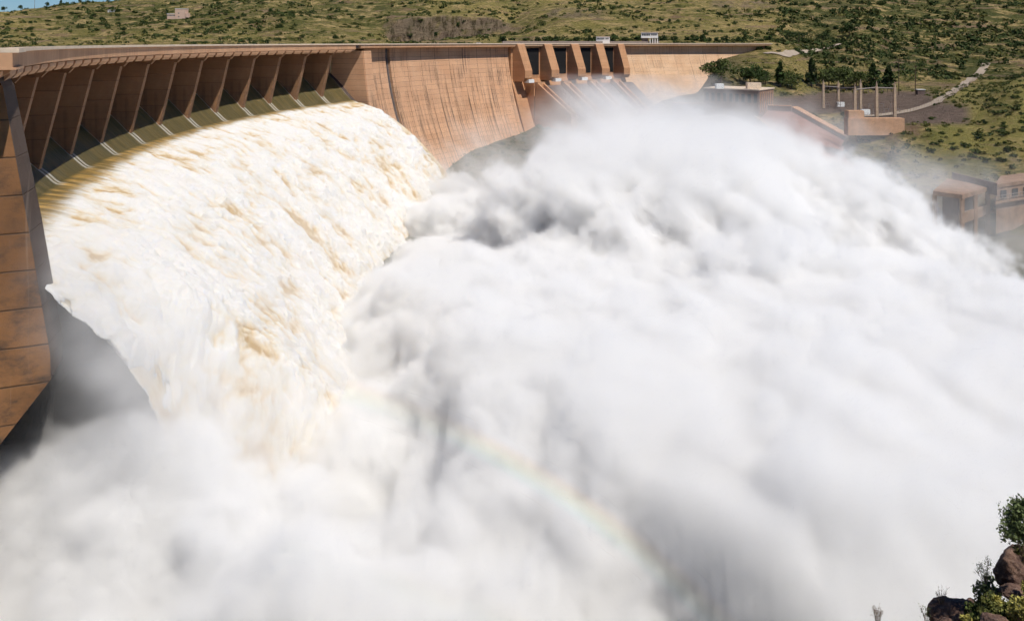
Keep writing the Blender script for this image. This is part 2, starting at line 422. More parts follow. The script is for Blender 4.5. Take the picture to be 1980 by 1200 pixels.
# ------------------------------------------------------------------ the dam
dam = empty('dam', D(0, 0, -40))
tag(dam, 'long curved orange-brown concrete dam with a bridge over its spillway piers', 'dam')
dam_inv = Matrix.Translation(-dam.location)
def dam_part(o):
    """the parts are laid out in world space: keep them there under the dam"""
    o.parent = dam; o.matrix_parent_inverse = dam_inv; return o
def sub(o, parent):
    o.parent = parent; return o

def swept(mb, profile, ph0, ph1, n):
    """sweep a closed (d, z) outline along the crest circle"""
    k = len(profile); vs = []
    for i in range(n + 1):
        ph = ph0 + (ph1 - ph0) * i / n
        vs += [D(ph, d, z) for d, z in profile]
    fs = [(i * k + j, i * k + (j + 1) % k, (i + 1) * k + (j + 1) % k, (i + 1) * k + j) for i in range(n) for j in range(k)]
    fs += [tuple(range(k - 1, -1, -1)), tuple(n * k + j for j in range(k))]
    mb.add(vs, fs)

PH_NEAR, PH_FAR = rad(-24.3), rad(20.9)
PH_G0, PH_G1, PH_END = phi_px(757, 5.5), phi_px(985, 5.5), phi_px(1483, 6)
TOP = -.9
DK = 10.0
# chute (concrete under the water) and the arch wall below it
def chute_z(d):                                          # d from -14 (upstream) to 6 (lip)
    return np.interp(d, [-30, -14, -9, -4.6, 0, 3.4, 6.5], [-12, -19.5, -23.6, -27.9, -32.7, -35.9, -38.0])
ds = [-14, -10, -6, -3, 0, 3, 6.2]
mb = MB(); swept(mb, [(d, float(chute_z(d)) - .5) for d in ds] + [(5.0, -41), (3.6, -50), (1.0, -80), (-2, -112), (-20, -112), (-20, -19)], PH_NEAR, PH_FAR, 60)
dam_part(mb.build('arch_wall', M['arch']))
mb = MB(); swept(mb, [(-15.2, -4.8), (-14.4, -4.8), (-14.4, -25), (-15.2, -25)], PH_NEAR, PH_FAR, 50)
dam_part(mb.build('spillway_gates', M['brown_wall']))
# spillway piers
PW = 1.35
def pier_mesh():
    """built at crest angle 0, turned into place"""
    out = [(-16, -5.6), (9.0, -5.6), (6.9, -7.9), (6.06, -7.9), (0, -32.7)]
    wid = [PW, PW * .75, PW * .75, PW, PW * 1.15]
    low = [(d, float(chute_z(d)) - .9) for d in (0, -4.6, -9, -14, -16)]
    o2 = out + low[1:]
    w2 = wid + [PW * 1.15] * (len(low) - 1)
    c0 = D(0, 0, 0)
    A = [D(0, d, z) - c0 + Vector((0, -w_, 0)) for (d, z), w_ in zip(o2, w2)]
    B = [D(0, d, z) - c0 + Vector((0, w_, 0)) for (d, z), w_ in zip(o2, w2)]
    mb = MB(); mb.prism(A, B); return mb
piers = []
pm = None
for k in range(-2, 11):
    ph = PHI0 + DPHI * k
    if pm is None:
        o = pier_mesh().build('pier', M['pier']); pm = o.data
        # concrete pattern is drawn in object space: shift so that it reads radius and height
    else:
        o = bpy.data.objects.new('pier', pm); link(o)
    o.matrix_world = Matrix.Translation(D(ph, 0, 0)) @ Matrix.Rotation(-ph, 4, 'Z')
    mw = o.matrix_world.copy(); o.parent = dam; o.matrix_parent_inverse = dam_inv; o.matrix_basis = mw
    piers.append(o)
    ph2 = ph
# bridge deck, its cap, and the corbels under its edge
mb = MB(); swept(mb, [(-14, TOP - .7), (DK, TOP - .7), (DK, TOP - 3.5), (DK - .8, TOP - 3.7), (DK - 1.0, TOP - 4.6), (-14, TOP - 4.6)], PH_NEAR - .01, phi_px(688, DK), 80)
bridge = dam_part(mb.build('bridge_deck', M['deck']))
cb = MB()
c0 = D(0, 0, 0)
def cor(mbx, ph, w_):
    R3 = Matrix.Rotation(-ph, 3, 'Z'); o = D(ph, 0, 0)
    pr = [(DK - 1.1, TOP - 3.75), (DK - .1, TOP - 3.75), (DK - .25, TOP - 4.3), (DK - 1.1, TOP - 5.3)]
    A = [o + R3 @ Vector((d, -w_, z)) for d, z in pr]; B = [o + R3 @ Vector((d, w_, z)) for d, z in pr]
    mbx.prism(A, B)
mb0 = MB(); R3 = Matrix.Identity(3)
pr = [(DK - 1.1, TOP - 3.75), (DK - .1, TOP - 3.75), (DK - .25, TOP - 4.6), (DK - 1.1, TOP - 5.5)]
mb0.prism([Vector((d, -3.9, z)) for d, z in pr], [Vector((d, 3.9, z)) for d, z in pr])
com = None
ncor = 40
for i in range(ncor):
    ph = PH_NEAR + .012 + (phi_px(675, DK) - PH_NEAR - .012) * i / (ncor - 1)
    if com is None: o = mb0.build('corbel', M['deck']); com = o.data
    else: o = link(bpy.data.objects.new('corbel', com))
    mw = Matrix.Translation(D(ph, 0, 0)) @ Matrix.Rotation(-ph, 4, 'Z')
    o.parent = bridge; o.matrix_parent_inverse = Matrix.Identity(4); o.matrix_basis = mw
# flank walls
def face_d(h):                                           # h metres below z = -10
    h = max(h, 0); return 4.0 + .105 * h + .0026 * h * h
zs = [-3.6, -6, -10, -16, -24, -34, -46, -60, -76, -95, -112]
mb = MB(); swept(mb, [(face_d(-10 - z), z) for z in zs] + [(-14, -112), (-14, -3.6)], PH_G0, PH_G1, 40)
dam_part(mb.build('gravity_wall', M['wall']))
mb = MB(); swept(mb, [(face_d(-10 - z) * 1.0 + (.28 * max(-12 - z, 0)), z) for z in zs[:9]] + [(-14, -76), (-14, -3.6)], phi_px(1198, 6), PH_END, 40)
dam_part(mb.build('flank_wall', M['pale_wall']))
# side pilaster at the far end of the spillway, recess beside it
mb = MB(); swept(mb, [(9.2, -5.5), (9.6, -10), (10.8, -20), (12.5, -34), (15.5, -52), (19, -75), (21, -112), (-14, -112), (-14, -5.5)], PH_FAR, phi_px(716, 9.5), 3)
dam_part(mb.build('spillway_end_wall', M['wall']))
pa = phi_px(716, 9.5)
mb = MB(); swept(mb, [(9.7, -5.5), (10.1, -10), (11.3, -20), (13.0, -34), (16.0, -52), (19.5, -75), (21.5, -112), (8, -112), (8, -5.5)], pa - .016, pa + .001, 3)
dam_part(mb.build('pilaster', M['wall']))
pg_ = phi_px(748, 5.5)
mb = MB(); swept(mb, [(face_d(-10 - z) + .15, z) for z in zs] + [(-14, -112), (-14, -3.6)], pa + .0012, pg_, 6)
dam_part(mb.build('gravity_wall', M['wall']))
mb = MB(); swept(mb, [(face_d(-10 - z) - 1.7, z) for z in zs] + [(-14, -112), (-14, -3.6)], pg_ + .0003, PH_G0 - .0003, 3)
dam_part(mb.build('drain_recess', M['dark_wall']))
mb = MB()
for q_ in (pg_ + .0035, PH_G0 - .003):
    mb.tube([D(q_, face_d(-10 - z) - 1.3, z) for z in zs], .28, 6)
dam_part(mb.build('drain_pipe', M['rail']))
# parapet deck over the flanks
gd0, gd1 = phi_px(698, DK), PH_G1 + .004
mb = MB(); swept(mb, [(-14, TOP - .7), (DK, TOP - .7), (DK, TOP - 2.6), (DK - 1.5, TOP - 3.2), (-14, TOP - 3.2)], gd0, gd1, 40)
dam_part(mb.build('parapet_deck', M['deck']))
mb = MB(); swept(mb, [(-14, TOP - .8), (DK - 1.2, TOP - .8), (DK - 1.2, TOP - 2.6), (-14, TOP - 2.6)], phi_px(688, DK) + .0003, gd0 - .0003, 2)
dam_part(mb.build('deck_joint', M['dark_wall']))
mb = MB(); swept(mb, [(-14, TOP - .7), (DK, TOP - .7), (DK, TOP - 2.2), (DK - 1.0, TOP - 2.8), (-14, TOP - 2.8)], PH_G1 + .005, PH_END + .004, 50)
dam_part(mb.build('parapet_deck', M['pale_wall']))
mb = MB(); swept(mb, [(DK - .9, TOP), (DK + .6, TOP), (DK + .6, TOP - .68), (DK - .9, TOP - .68)], PH_NEAR - .005, PH_END + .006, 160)
dam_part(mb.build('parapet_cap', M['cap']))
# crane rail girder behind the outlets
mb = MB(); swept(mb, [(-10, .9), (-9, .9), (-9, -1.55), (-10, -1.55)], phi_px(972, -9), phi_px(1275, -9), 30)
dam_part(mb.build('upstream_parapet', M['rail']))

# near end pier with chamfered nose and undercut foot
PHN = PH_NEAR
rd = Vector((math.cos(PHN), -math.sin(PHN), 0)); tg = Vector((math.sin(PHN), math.cos(PHN), 0)); o0 = D(PHN, 0, 0)
prof = [(-14, -4.2), (7.6, -4.2), (9.0, -7.3), (12.6, -30), (15.8, -51.4), (15.9, -55.6), (8.2, -65.5), (4.5, -70), (4.5, -112), (-14, -112)]
prof_n = [(-14, -4.2), (8.4, -4.2), (9.9, -7.3), (14.0, -30), (17.3, -51.4), (17.2, -55.0), (9.0, -65.2), (5.0, -70), (5.0, -112), (-14, -112)]
mb = MB()
A = [o0 + rd * d + Vector((0, 0, z)) for d, z in prof]
Bq = [o0 + rd * d + tg * 8.0 + Vector((0, 0, z)) for d, z in prof_n]
Cq = [o0 + rd * (d - 1.5) + tg * 12 + Vector((0, 0, z)) for d, z in prof]
n = len(A)
mb.add(A + Bq + Cq, [tuple(range(n))] + [(i, (i + 1) % n, n + (i + 1) % n, n + i) for i in range(n)] + [(n + i, n + (i + 1) % n, 2 * n + (i + 1) % n, 2 * n + i) for i in range(n)] + [tuple(range(3 * n - 1, 2 * n - 1, -1))])
ep = dam_part(mb.build('end_pier', M['end_pier']))
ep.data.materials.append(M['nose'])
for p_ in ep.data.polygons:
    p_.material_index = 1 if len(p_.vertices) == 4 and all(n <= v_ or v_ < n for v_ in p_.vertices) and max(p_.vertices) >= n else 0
mb = MB()
def rbox(mbx, d0, d1, t0, t1, z0, z1):
    mbx.hexa([o0 + rd * a + tg * b + Vector((0, 0, z0)) for a, b in ((d0, t0), (d1, t0), (d1, t1), (d0, t1))],
             [o0 + rd * a + tg * b + Vector((0, 0, z1)) for a, b in ((d0, t0), (d1, t0), (d1, t1), (d0, t1))])
rbox(mb, -14, 11.2, -9, 3.4, -3.9, -1.62); rbox(mb, -14, 11.7, -9, 3.9, -4.25, -3.9)
mb.prism([o0 + rd * d + tg * -1.0 + Vector((0, 0, z)) for d, z in ((4, -4.3), (10.4, -4.3), (10.0, -4.9), (7.8, -6.2), (5, -6.8))],
         [o0 + rd * d + tg * 3.0 + Vector((0, 0, z)) for d, z in ((4, -4.3), (10.4, -4.3), (10.0, -4.9), (7.8, -6.2), (5, -6.8))])
dam_part(mb.build('end_block', M['deck']))
mb = MB(); rbox(mb, -14, 12.1, -9, 3.0, -1.6, -.92)
dam_part(mb.build('end_slab', M['cap']))

# outlet works: five raking piers, bays between them, chute walls below
fr = [(1001, 1015), (1053, 1068), (1105, 1120), (1152, 1167), (1195, 1207)]
DO = 12.0
backs = MB(); swept(backs, [(6.5, -3.7), (6.5, -30), (9, -36), (18, -62), (24, -80), (-14, -80), (-14, -3.7)], PH_G1 + .001, phi_px(1200, 5), 24)
dam_part(backs.build('outlet_back_wall', M['outlet']))
op = [(1, TOP - 2.85), (DO - .6, TOP - 2.85), (DO, TOP - .75), (DO, -3), (DO + 8.0, -23), (DO + 8.0, -29), (DO + 6.8, -30.2), (1, -30.2)]
for i, (a, b) in enumerate(fr):
    p0, p1 = phi_px(a, DO), phi_px(b, DO)
    outl = [(1, -3.75), (DO + .5, -3.75), (DO + 8.0, -23), (DO + 8.0, -29), (DO + 5.5, -32), (1, -32)]
    mb = MB(); swept(mb, outl, p0, p1, 2)
    hd = MB(); swept(hd, [(9.0, -1.65), (DO - .4, -1.65), (DO + .49, -3.7), (9.0, -3.7)], p0, p1, 2)
    mb.v, mb.f = mb.v, mb.f
    pr_o = dam_part(mb.build('outlet_pier', M['outlet']))
    h_o = hd.build('pier_head', M['outlet']); h_o.parent = pr_o
    # valve house at the foot
    if i < 4:
        vm = MB(); pm_ = p1 + (p1 - p0) * .25
        swept(vm, [(DO + 4, -30.3), (DO + 8.6, -30.3), (DO + 8.6, -33.0), (DO + 4, -33.0)], p0 + (p1 - p0) * .45, p1 + (p1 - p0) * .2, 2)
        dam_part(vm.build('valve_house', M['white']))
        # black slab in the bay: the dark of the gate, painted as colour
        g0, g1 = p1 + .001, phi_px(fr[i + 1][0], DO) - .001
        gm = MB(); gg0, gg1 = g0 + (g1 - g0) * .03, g0 + (g1 - g0) * .96
        swept(gm, [(6.45, -5), (6.8, -5), (6.8, -27), (6.45, -27)], gg0, gg1, 2)
        dam_part(gm.build('gate_shade_panel', M['black']))
        # chute divider: two parallel side walls falling downstream, with a head block
        q0 = phi_px((1034, 1085, 1136, 1181)[i], DO + 8); q1 = q0 + .0165
        dv = MB()
        top = [(DO + 8, -33.2), (DO + 10, -33.8), (DO + 44, -56)]
        for (a0, a1) in ((q0, q0 + .0035), (q1 - .0035, q1)):
            swept(dv, [(DO + 8, -33.2), (DO + 11, -33.6), (DO + 46, -57), (DO + 46, -78), (DO + 8, -78)], a0, a1, 1)
        swept(dv, [(DO + 7.9, -32.6), (DO + 11.5, -32.6), (DO + 11.5, -37.5), (DO + 7.9, -37.5)], q0 - .0006, q1 + .0006, 1)
        swept(dv, [(DO + 10, -36.5), (DO + 45, -60.5), (DO + 45, -76), (DO + 10, -76)], q0 + .0036, q1 - .0036, 1)
        dam_part(dv.build('chute_divider', M['outlet']))
        gm = MB(); swept(gm, [(DO + 7, -36), (DO + 46, -63), (DO + 46, -80), (DO + 7, -80)], q1 + .0008, q1 + (g1 - g0) + .004, 2)
        dam_part(gm.build('outlet_chute', M['dark_wall']))
q0 = phi_px(1034, DO + 8)
mb = MB(); swept(mb, [(DO + 7.85, -30.5), (DO + 7.85, -86), (-14, -86), (-14, -30.5)], q0 - .0015, q0 - .0011, 1)
dam_part(mb.build('outlet_side_wall', M['outlet']))
# ------------------------------------------------------------------ waterfall
def build_water():
    NS, NTT = 820, 470
    LIP = 4.3
    ph = np.linspace(rad(-23.9), rad(20.4), NS); 
    x = np.concatenate([np.linspace(-13, LIP, 40, endpoint=False), np.linspace(LIP, 98, NTT - 40)])
    PHg, Xd = np.meshgrid(ph, x, indexing='ij')
    s = PHg * R
    j = np.maximum(Xd - LIP, 0)
    zc = chute_z(np.minimum(Xd, LIP + .1)) + .15
    ue = np.clip((rad(-23.9) * R + 30 - s) / 30, 0, 1)
    kk = .0078 * (1 + 3.0 * ue ** 1.6)
    Z = zc - (.13 * j + kk * j * j)
    # arc length along the fall for even texture
    L = j + (.13 * j + kk * j * j) * .6
    # start of break-up varies along the crest
    bstart = -.5 + 2.2 * sstep(rad(4), rad(-18), PHg) + np.abs(fbm(s / 4, 0, 0, 3)) * 6 * sstep(rad(12), rad(-10), PHg)
    br = sstep(0, 7, j - bstart)
    # jets stretched along the flow, then boiling lumps
    X0 = CX - (R - Xd) * np.cos(PHg); Y0 = CY + (R - Xd) * np.sin(PHg)
    rib = fbm(s / 3.2, L / 40, 1.0, 3)
    w1 = fbm(X0 / 20, Y0 / 20, Z / 20, 3) * 6; w2 = fbm(X0 / 20 + 9, Y0 / 20, Z / 20, 3) * 6
    def iso(k, fl, off, fn, o, g_): return fn((X0 + w1) / k + off, (Y0 + w2) / k, (Z + w1) / (k * fl), o, g_)
    big = iso(24, 1.3, 3.0, billow, 3, .55)
    mid = iso(9, 1.3, 7.0, billow, 4, .55)
    fin = iso(3.0, 1.2, 2.0, billow, 4, .6)
    strand = fbm((s + w1) / 7, (L + w2) / 22, 11.0, 4, .55)
    amp = br * (.45 + .55 * sstep(5, 45, L))
    disp = amp * (4.6 * (big - .35) + 2.3 * (mid - .32) + .95 * (fin - .3) + .6 * strand) + (1 - br) * sstep(0, 3, j) * .35 * rib
    # normal to the falling sheet in the radial plane
    dz = -(.13 + 2 * kk * j); nl = np.sqrt(1 + dz * dz); nd, nz = -dz / nl, 1 / nl
    nd = np.where(j > 0, nd, .6); nz = np.where(j > 0, nz, .8)
    # chutes: thin water between the piers stays smooth
    dd = Xd + nd * disp; ZZ = Z + nz * disp
    side = disp * 0 + amp * fbm(s / 7, L / 9, 21.0, 3) * 2.0
    # the free ends of the curtain are ragged
    edge_n = fbm(L / 16, s / 40, 61.0, 2) * 7 + fbm(L / 5, s / 9, 67.0, 4) * 3.0
    e0, e1 = sstep(18, 0, s - rad(-23.9) * R), sstep(10, 0, rad(20.4) * R - s)
    a = PHg + (side + br * (e0 * (edge_n - 2) + e1 * edge_n * .45)) / R
    rr = R - dd
    V = np.stack([CX - rr * np.cos(a), CY + rr * np.sin(a), ZZ], -1)
    foam = br * np.clip(.74 + 1.3 * (mid - .3) + 1.3 * (big - .33) + .45 * strand + .7 * (fin - .3) + .5 * fbm(s / 24, L / 30, 51.0, 3), 0, 1) + (1 - br) * 0.0
    wake = 0 * Xd
    for k in range(-3, 12):
        dk = (PHg - (PHI0 + DPHI * k)) * R
        wob_ = fbm(L * 0 + Xd / 3, k * 3.1, 0, 2) * .5
        near = np.exp(-((np.abs(dk + wob_) - 1.75) / .33) ** 2) * sstep(-13, -8, Xd) * .5
        tail = np.exp(-((np.abs(dk + wob_) - 1.2) / .45) ** 2) * sstep(-.8, .6, Xd) * .6
        wake = np.maximum(wake, np.maximum(near, tail) * sstep(7, 4.5, Xd))
    lipf = sstep(-.8, 1.6, j - .2) * (1 - br) * (.25 + .75 * sstep(-.15, .25, fbm(s / 3.2, L / 40, 71.0, 3)))
    m, t = new_mat('foaming_brown_water'); cc = objco(t)
    fo = attr(t, 'foam'); lp = attr(t, 'lip')
    smooth_c = t.mix(lp, (.062, .056, .024), (.40, .25, .075))
    xx, yy, zz = t.xyz(cc); ang = t.mul(t.m('ARCTAN2', t.sub(yy, CY), t.sub(CX, xx)), R)
    stv = t.comb(t.mul(ang, 1.6), t.mul(zz, .09), 0.0)
    stn = t.noise(stv, 1.0, 5, .65)
    smooth_c = t.mix(t.rng(stn, .52, .74, 0, .35), smooth_c, (.40, .36, .25))
    smooth_c = t.mix(attr(t, 'wake'), smooth_c, (.72, .70, .64))
    foam_c = t.ramp(fo, [(0.05, (.42, .29, .14)), (.22, (.57, .47, .33)), (.42, (.60, .57, .51)), (.7, (.63, .617, .595))])
    c = t.mix(attr(t, 'brk'), smooth_c, foam_c)
    t.l.new(c, t.bs.inputs['Base Color'])
    t.put(t.bs.inputs['Roughness'], t.rng(attr(t, 'brk'), 0, 1, .4, .9))
    t.put(t.bs.inputs['Specular IOR Level'], t.rng(attr(t, 'brk'), 0, 1, .18, .08))
    t.put(t.bs.inputs['Subsurface Weight'], t.mul(attr(t, 'brk'), .8)); t.bs.inputs['Subsurface Radius'].default_value = (1.0, .85, .65); t.bs.inputs['Subsurface Scale'].default_value = .9
    bump(t, t.add(t.noise(cc, .9, 6, .6), t.mul(stn, .3)), .3, .5)
    # underside, thinner towards the bottom
    th = (1.2 + 3.2 * br) * (1 - .97 * np.maximum(e0, e1) ** .6 * br)
    d2 = Xd - nd * th; Z2 = Z - nz * th
    r2 = R - d2
    V2 = np.stack([CX - r2 * np.cos(PHg), CY + r2 * np.sin(PHg), Z2], -1)
    step = 4
    Q = grid_quads(NS, NTT)
    n1 = NS * NTT
    Q2 = grid_quads(NS, NTT)[:, ::-1] + n1
    i0 = np.arange(NTT - 1)
    c0 = np.stack([i0, i0 + 1, n1 + i0 + 1, n1 + i0], 1)
    e = (NS - 1) * NTT + i0
    c1 = np.stack([e + 1, e, n1 + e, n1 + e + 1], 1)
    VV = np.concatenate([V.reshape(-1, 3), V2.reshape(-1, 3)])
    QQ = np.concatenate([Q, Q2, c0, c1])
    zf = np.zeros(n1)
    o = np_mesh('waterfall', VV, QQ, m, attrs={'foam': np.concatenate([foam.ravel(), foam.ravel() * .4]), 'lip': np.concatenate([lipf.ravel(), lipf.ravel()]), 'wake': np.concatenate([wake.ravel(), wake.ravel()]), 'brk': np.concatenate([br.ravel(), br.ravel()])})
    tag(o, 'broad curtain of foaming creamy brown water pouring off the spillway', 'waterfall', kind='structure')
build_water()
# white froth along the foot of every pier
# ------------------------------------------------------------------ things on the land
def hit(px, py, y0=880, y1=5500):
    """where the line of sight through a photo pixel meets the ground"""
    Y = np.geomspace(y0, y1, 2500); X = (px - PX) / F * Y
    h = height(X, Y); ray = -(py - PY) / F * Y
    k = np.argmax(h >= ray)
    return Vector((X[k], Y[k], h[k]))
def on_ground(px, Y, dz=0.0):
    X = (px - PX) / F * Y
    return Vector((X, Y, ground_at(X, Y) + dz))

def leaf_cloud(rng_, n, radii, size, clumps=9, center=(0, 0, 0), shell=.45):
    """many small leaf faces gathered in clumps through a crown"""
    r = np.array(radii); c0 = np.array(center)
    cd = rng_.normal(size=(clumps, 3)); cd /= np.linalg.norm(cd, axis=1)[:, None]
    cc_ = cd * rng_.uniform(.25, .78, (clumps, 1)); cr = rng_.uniform(.28, .5, clumps)
    k = rng_.integers(0, clumps, n)
    d = rng_.normal(size=(n, 3)); d /= np.linalg.norm(d, axis=1)[:, None]
    p = (cc_[k] + d * (cr[k] * rng_.uniform(shell, 1, n) )[:, None]) * r + c0
    u = rng_.normal(size=(n, 3)); u /= np.linalg.norm(u, axis=1)[:, None]
    v = np.cross(u, rng_.normal(size=(n, 3))); v /= np.linalg.norm(v, axis=1)[:, None]
    sz = size * rng_.uniform(.6, 1.4, (n, 1))
    V = np.stack([p - u * sz, p + v * sz * .55, p + u * sz, p - v * sz * .55], 1).reshape(-1, 3)
    return V, np.arange(4 * n).reshape(-1, 4)

def leaf_mesh(name, V, Q, mat):
    o = np_mesh(name, V, Q, mat, smooth=False); me = o.data
    bpy.data.objects.remove(o); return me

# scrub things: shared meshes, one object per bush
kinds = []
for i, (mat, h_) in enumerate([('leaf_dark', .8), ('leaf_dark', .65), ('leaf_mid', .7), ('leaf_mid', .6), ('leaf_pale', .55)]):
    V, Q = leaf_cloud(RNG, 260, (1, 1, h_), .17, 7, (0, 0, h_ * .55), .55)
    kinds.append(leaf_mesh('shrub', V, Q, M[mat]))
def shrub(loc, size, kind, label, group):
    o = link(bpy.data.objects.new('shrub', kinds[kind])); o.location = loc
    o.scale = (size * random.uniform(.85, 1.3), size * random.uniform(.85, 1.2), size * random.uniform(.75, 1.1)); o.rotation_euler = (0, 0, random.uniform(0, 6.28))
    return tag(o, label, 'shrub', group)
zones = [
 ('small dark shrub on the dry hill behind the spillway bridge', 'shrubs on the hill behind the spillway', 70, (0, 700), (14, 80), (3.0, 6.5)),
 ('small shrub on the slope above the outlet piers', 'shrubs on the slope above the outlets', 60, (700, 1440), (8, 76), (2.4, 5.5)),
 ('dark green shrub on the tall hillside beyond the switchyard', 'shrubs on the hillside beyond the switchyard', 80, (1460, 1980), (8, 130), (3.0, 6.5)),
 ('grey green bush on the near mound beside the gravel road', 'bushes on the mound beside the road', 34, (1800, 1980), (175, 320), (1.6, 3.6)),
]
for label, grp, n, (xa, xb), (ya, yb), (s0, s1) in zones:
    for i in range(n):
        px, py = random.uniform(xa, xb), random.uniform(ya, yb)
        p = hit(px, py, 880 if ya < 150 else 440)
        if p.y < 450: continue
        s_ = random.uniform(s0, s1) * (1.0 if ya > 150 else p.y / 1300)
        shrub(p - Vector((0, 0, .2)), s_, random.choice((0, 0, 1, 2, 2, 3)) if ya < 150 else random.choice((1, 2, 3)), label, grp)
# the rest of the scrub, uncountable
def scrub_mass():
    n = 20000
    Vs = []; px = RNG.uniform(-60, 2060, n); yy = np.exp(RNG.uniform(math.log(905), math.log(3000), n))
    X = (px - PX) / F * yy
    den = 1.5 * fbm(X / 110, yy / 190, 5, 5, .6)
    rightb = np.where(px > 1490, .20, 0.0) + np.where(np.abs(px - 470) < 190, .12, 0)
    q_ = sstep(735, 770, px) * sstep(1020, 960, px) * sstep(1330, 1380, yy) * sstep(1420, 1405, yy)
    keep = (den + rightb + RNG.uniform(-.16, .16, n) > .06) & (q_ < .5)
    px, yy, X = px[keep], yy[keep], X[keep]
    Z = height(X, yy); n = len(X)
    s_ = (.8 + 3.6 * RNG.uniform(0, 1, n) ** 2.2) * (yy / 1250) ** .8 * np.where(px > 1490, 1.45, 1.0)
    # nearer ones on the banks of the gorge
    k = 26
    d = RNG.normal(size=(n, k, 3)); d /= np.linalg.norm(d, axis=2)[..., None]
    p = d * RNG.uniform(.5, 1.0, (n, k, 1)) * np.array([1.15, 1.15, .6]); p[..., 2] += .35
    p = p * s_[:, None, None] + np.stack([X, yy, Z], -1)[:, None, :]
    u = RNG.normal(size=(n, k, 3)); u /= np.linalg.norm(u, axis=2)[..., None]
    v = np.cross(u, RNG.normal(size=(n, k, 3))); v /= np.linalg.norm(v, axis=2)[..., None]
    sz = .42 * s_[:, None, None]
    V = np.stack([p - u * sz, p + v * sz * .6, p + u * sz, p - v * sz * .6], 2).reshape(-1, 3)
    tone = np.repeat(RNG.uniform(0, 1, n) ** 1.3, k * 4)
    m, t = new_mat('scrub_leaves')
    c = t.ramp(attr(t, 'tone'), [(0, (.028, .045, .012)), (.5, (.05, .07, .02)), (.8, (.10, .105, .03)), (1, (.16, .15, .045))])
    f = t.rng(t.node('ShaderNodeNewGeometry').outputs['Random Per Island'], 0, 1, .7, 1.3)
    c = t.mix(1.0, c, t.comb(f, f, f), 'MULTIPLY'); t.l.new(c, t.bs.inputs['Base Color'])
    o = np_mesh('scrub', V, np.arange(len(V)).reshape(-1, 4), m, smooth=False, attrs={'tone': tone})
    tag(o, 'low scrub and small bushes scattered all over the dry hills', 'scrub', kind='stuff')
scrub_mass()
def bank_scrub():
    n = 3400
    px = RNG.uniform(840, 2050, n); yy = RNG.uniform(450, 840, n); X = (px - PX) / F * yy; Z = height(X, yy)
    d_road = np.abs(Z + 49.5)
    keep = (d_road > 2.5) & (Z > -94) & (px > 1480) | (px < 1120) & (Z > -95) & (Z < -58) | (px > 1370) & (px < 1500) & (yy > 745)
    X, yy, Z = X[keep], yy[keep], Z[keep]; n = len(X)
    s_ = RNG.uniform(.5, 2.1, n); k = 34
    d = RNG.normal(size=(n, k, 3)); d /= np.linalg.norm(d, axis=2)[..., None]
    p = d * RNG.uniform(.5, 1.0, (n, k, 1)) * np.array([1.1, 1.1, .65]); p[..., 2] += .35
    p = p * s_[:, None, None] + np.stack([X, yy, Z], -1)[:, None, :]
    u = RNG.normal(size=(n, k, 3)); u /= np.linalg.norm(u, axis=2)[..., None]
    v = np.cross(u, RNG.normal(size=(n, k, 3))); v /= np.linalg.norm(v, axis=2)[..., None]
    sz = .4 * s_[:, None, None]
    V = np.stack([p - u * sz, p + v * sz * .6, p + u * sz, p - v * sz * .6], 2).reshape(-1, 3)
    o = np_mesh('bank_scrub', V, np.arange(len(V)).reshape(-1, 4), bpy.data.materials['scrub_leaves'], smooth=False, attrs={'tone': np.repeat(RNG.uniform(.3, 1, n), k * 4)})
    tag(o, 'low scrub growing on the banks of the gorge around the outlets and road', 'scrub', kind='stuff')
bank_scrub()

# trees
def tree(loc, h, w_, mat, label, group=None, conifer=False, name='tree'):
    root = empty(name, loc); tag(root, label, 'tree', group)
    tm = MB(); tm.tube([(0, 0, -.5), (.02 * h, 0, h * .3), (0, .02 * h, h * .75)], [h * .035, h * .026, h * .008], 6)
    for a in range(4):
        an = a * 1.7 + h; tm.tube([(0, 0, h * (.25 + .08 * a)), (math.cos(an) * w_ * .6, math.sin(an) * w_ * .6, h * (.45 + .08 * a))], [h * .012, h * .004], 4)
    tm.build('trunk', M['bark'], root)
    if conifer:
        parts_ = [leaf_cloud(RNG, 300, (w_ * f, w_ * f, h * .16), h * .05, 8, (0, 0, h * z), .5) for f, z in ((1, .2), (.92, .36), (.75, .52), (.55, .68), (.36, .82), (.18, .93))]
        V = np.concatenate([q[0] for q in parts_]); Q = np.arange(len(V)).reshape(-1, 4)
    else:
        V, Q = leaf_cloud(RNG, 1700, (w_, w_, h * .46), h * .045, 14, (0, 0, h * .58), .5)
    np_mesh('crown', V, Q, mat, root, smooth=False)
    return root
def tree_px(px, pyb, pyt, wpx, y0, mat, label, group=None, conifer=False, name='tree'):
    wpx *= 1.9; pyt -= (pyb - pyt) * .15
    p = hit(px, pyb, y0); h = (pyb - pyt) / F * p.y
    return tree(p, h, wpx / 2 / F * p.y, mat, label, group, conifer, name)
LD, LM = M['leaf_dark'], M['leaf_mid']
cg = 'dark conifers behind the switchyard'
tree_px(1508, 168, 128, 16, 740, LD, 'tall dark conifer nearest the powerhouse end wall', cg, True, 'conifer_tree')
tree_px(1569, 168, 122, 20, 740, LD, 'pointed dark conifer behind the left end of the switchyard', cg, True, 'conifer_tree')
tree_px(1688, 172, 132, 26, 740, LD, 'broad dark conifer behind the middle switchyard posts', cg, True, 'conifer_tree')
tree_px(1718, 172, 134, 24, 740, LD, 'dark conifer behind the rightmost switchyard post', cg, True, 'conifer_tree')
for i, (px, pt, w_) in enumerate([(1530, 140, 34), (1602, 136, 40), (1630, 132, 44), (1655, 138, 36)]):
    tree_px(px, 172, pt, w_, 745, LM, ['bushy olive tree between the two dark conifers', 'bushy olive tree behind the first switchyard post', 'widest bushy olive tree behind the switchyard beams', 'bushy olive tree left of the broad conifer'][i], 'bushy trees behind the switchyard')
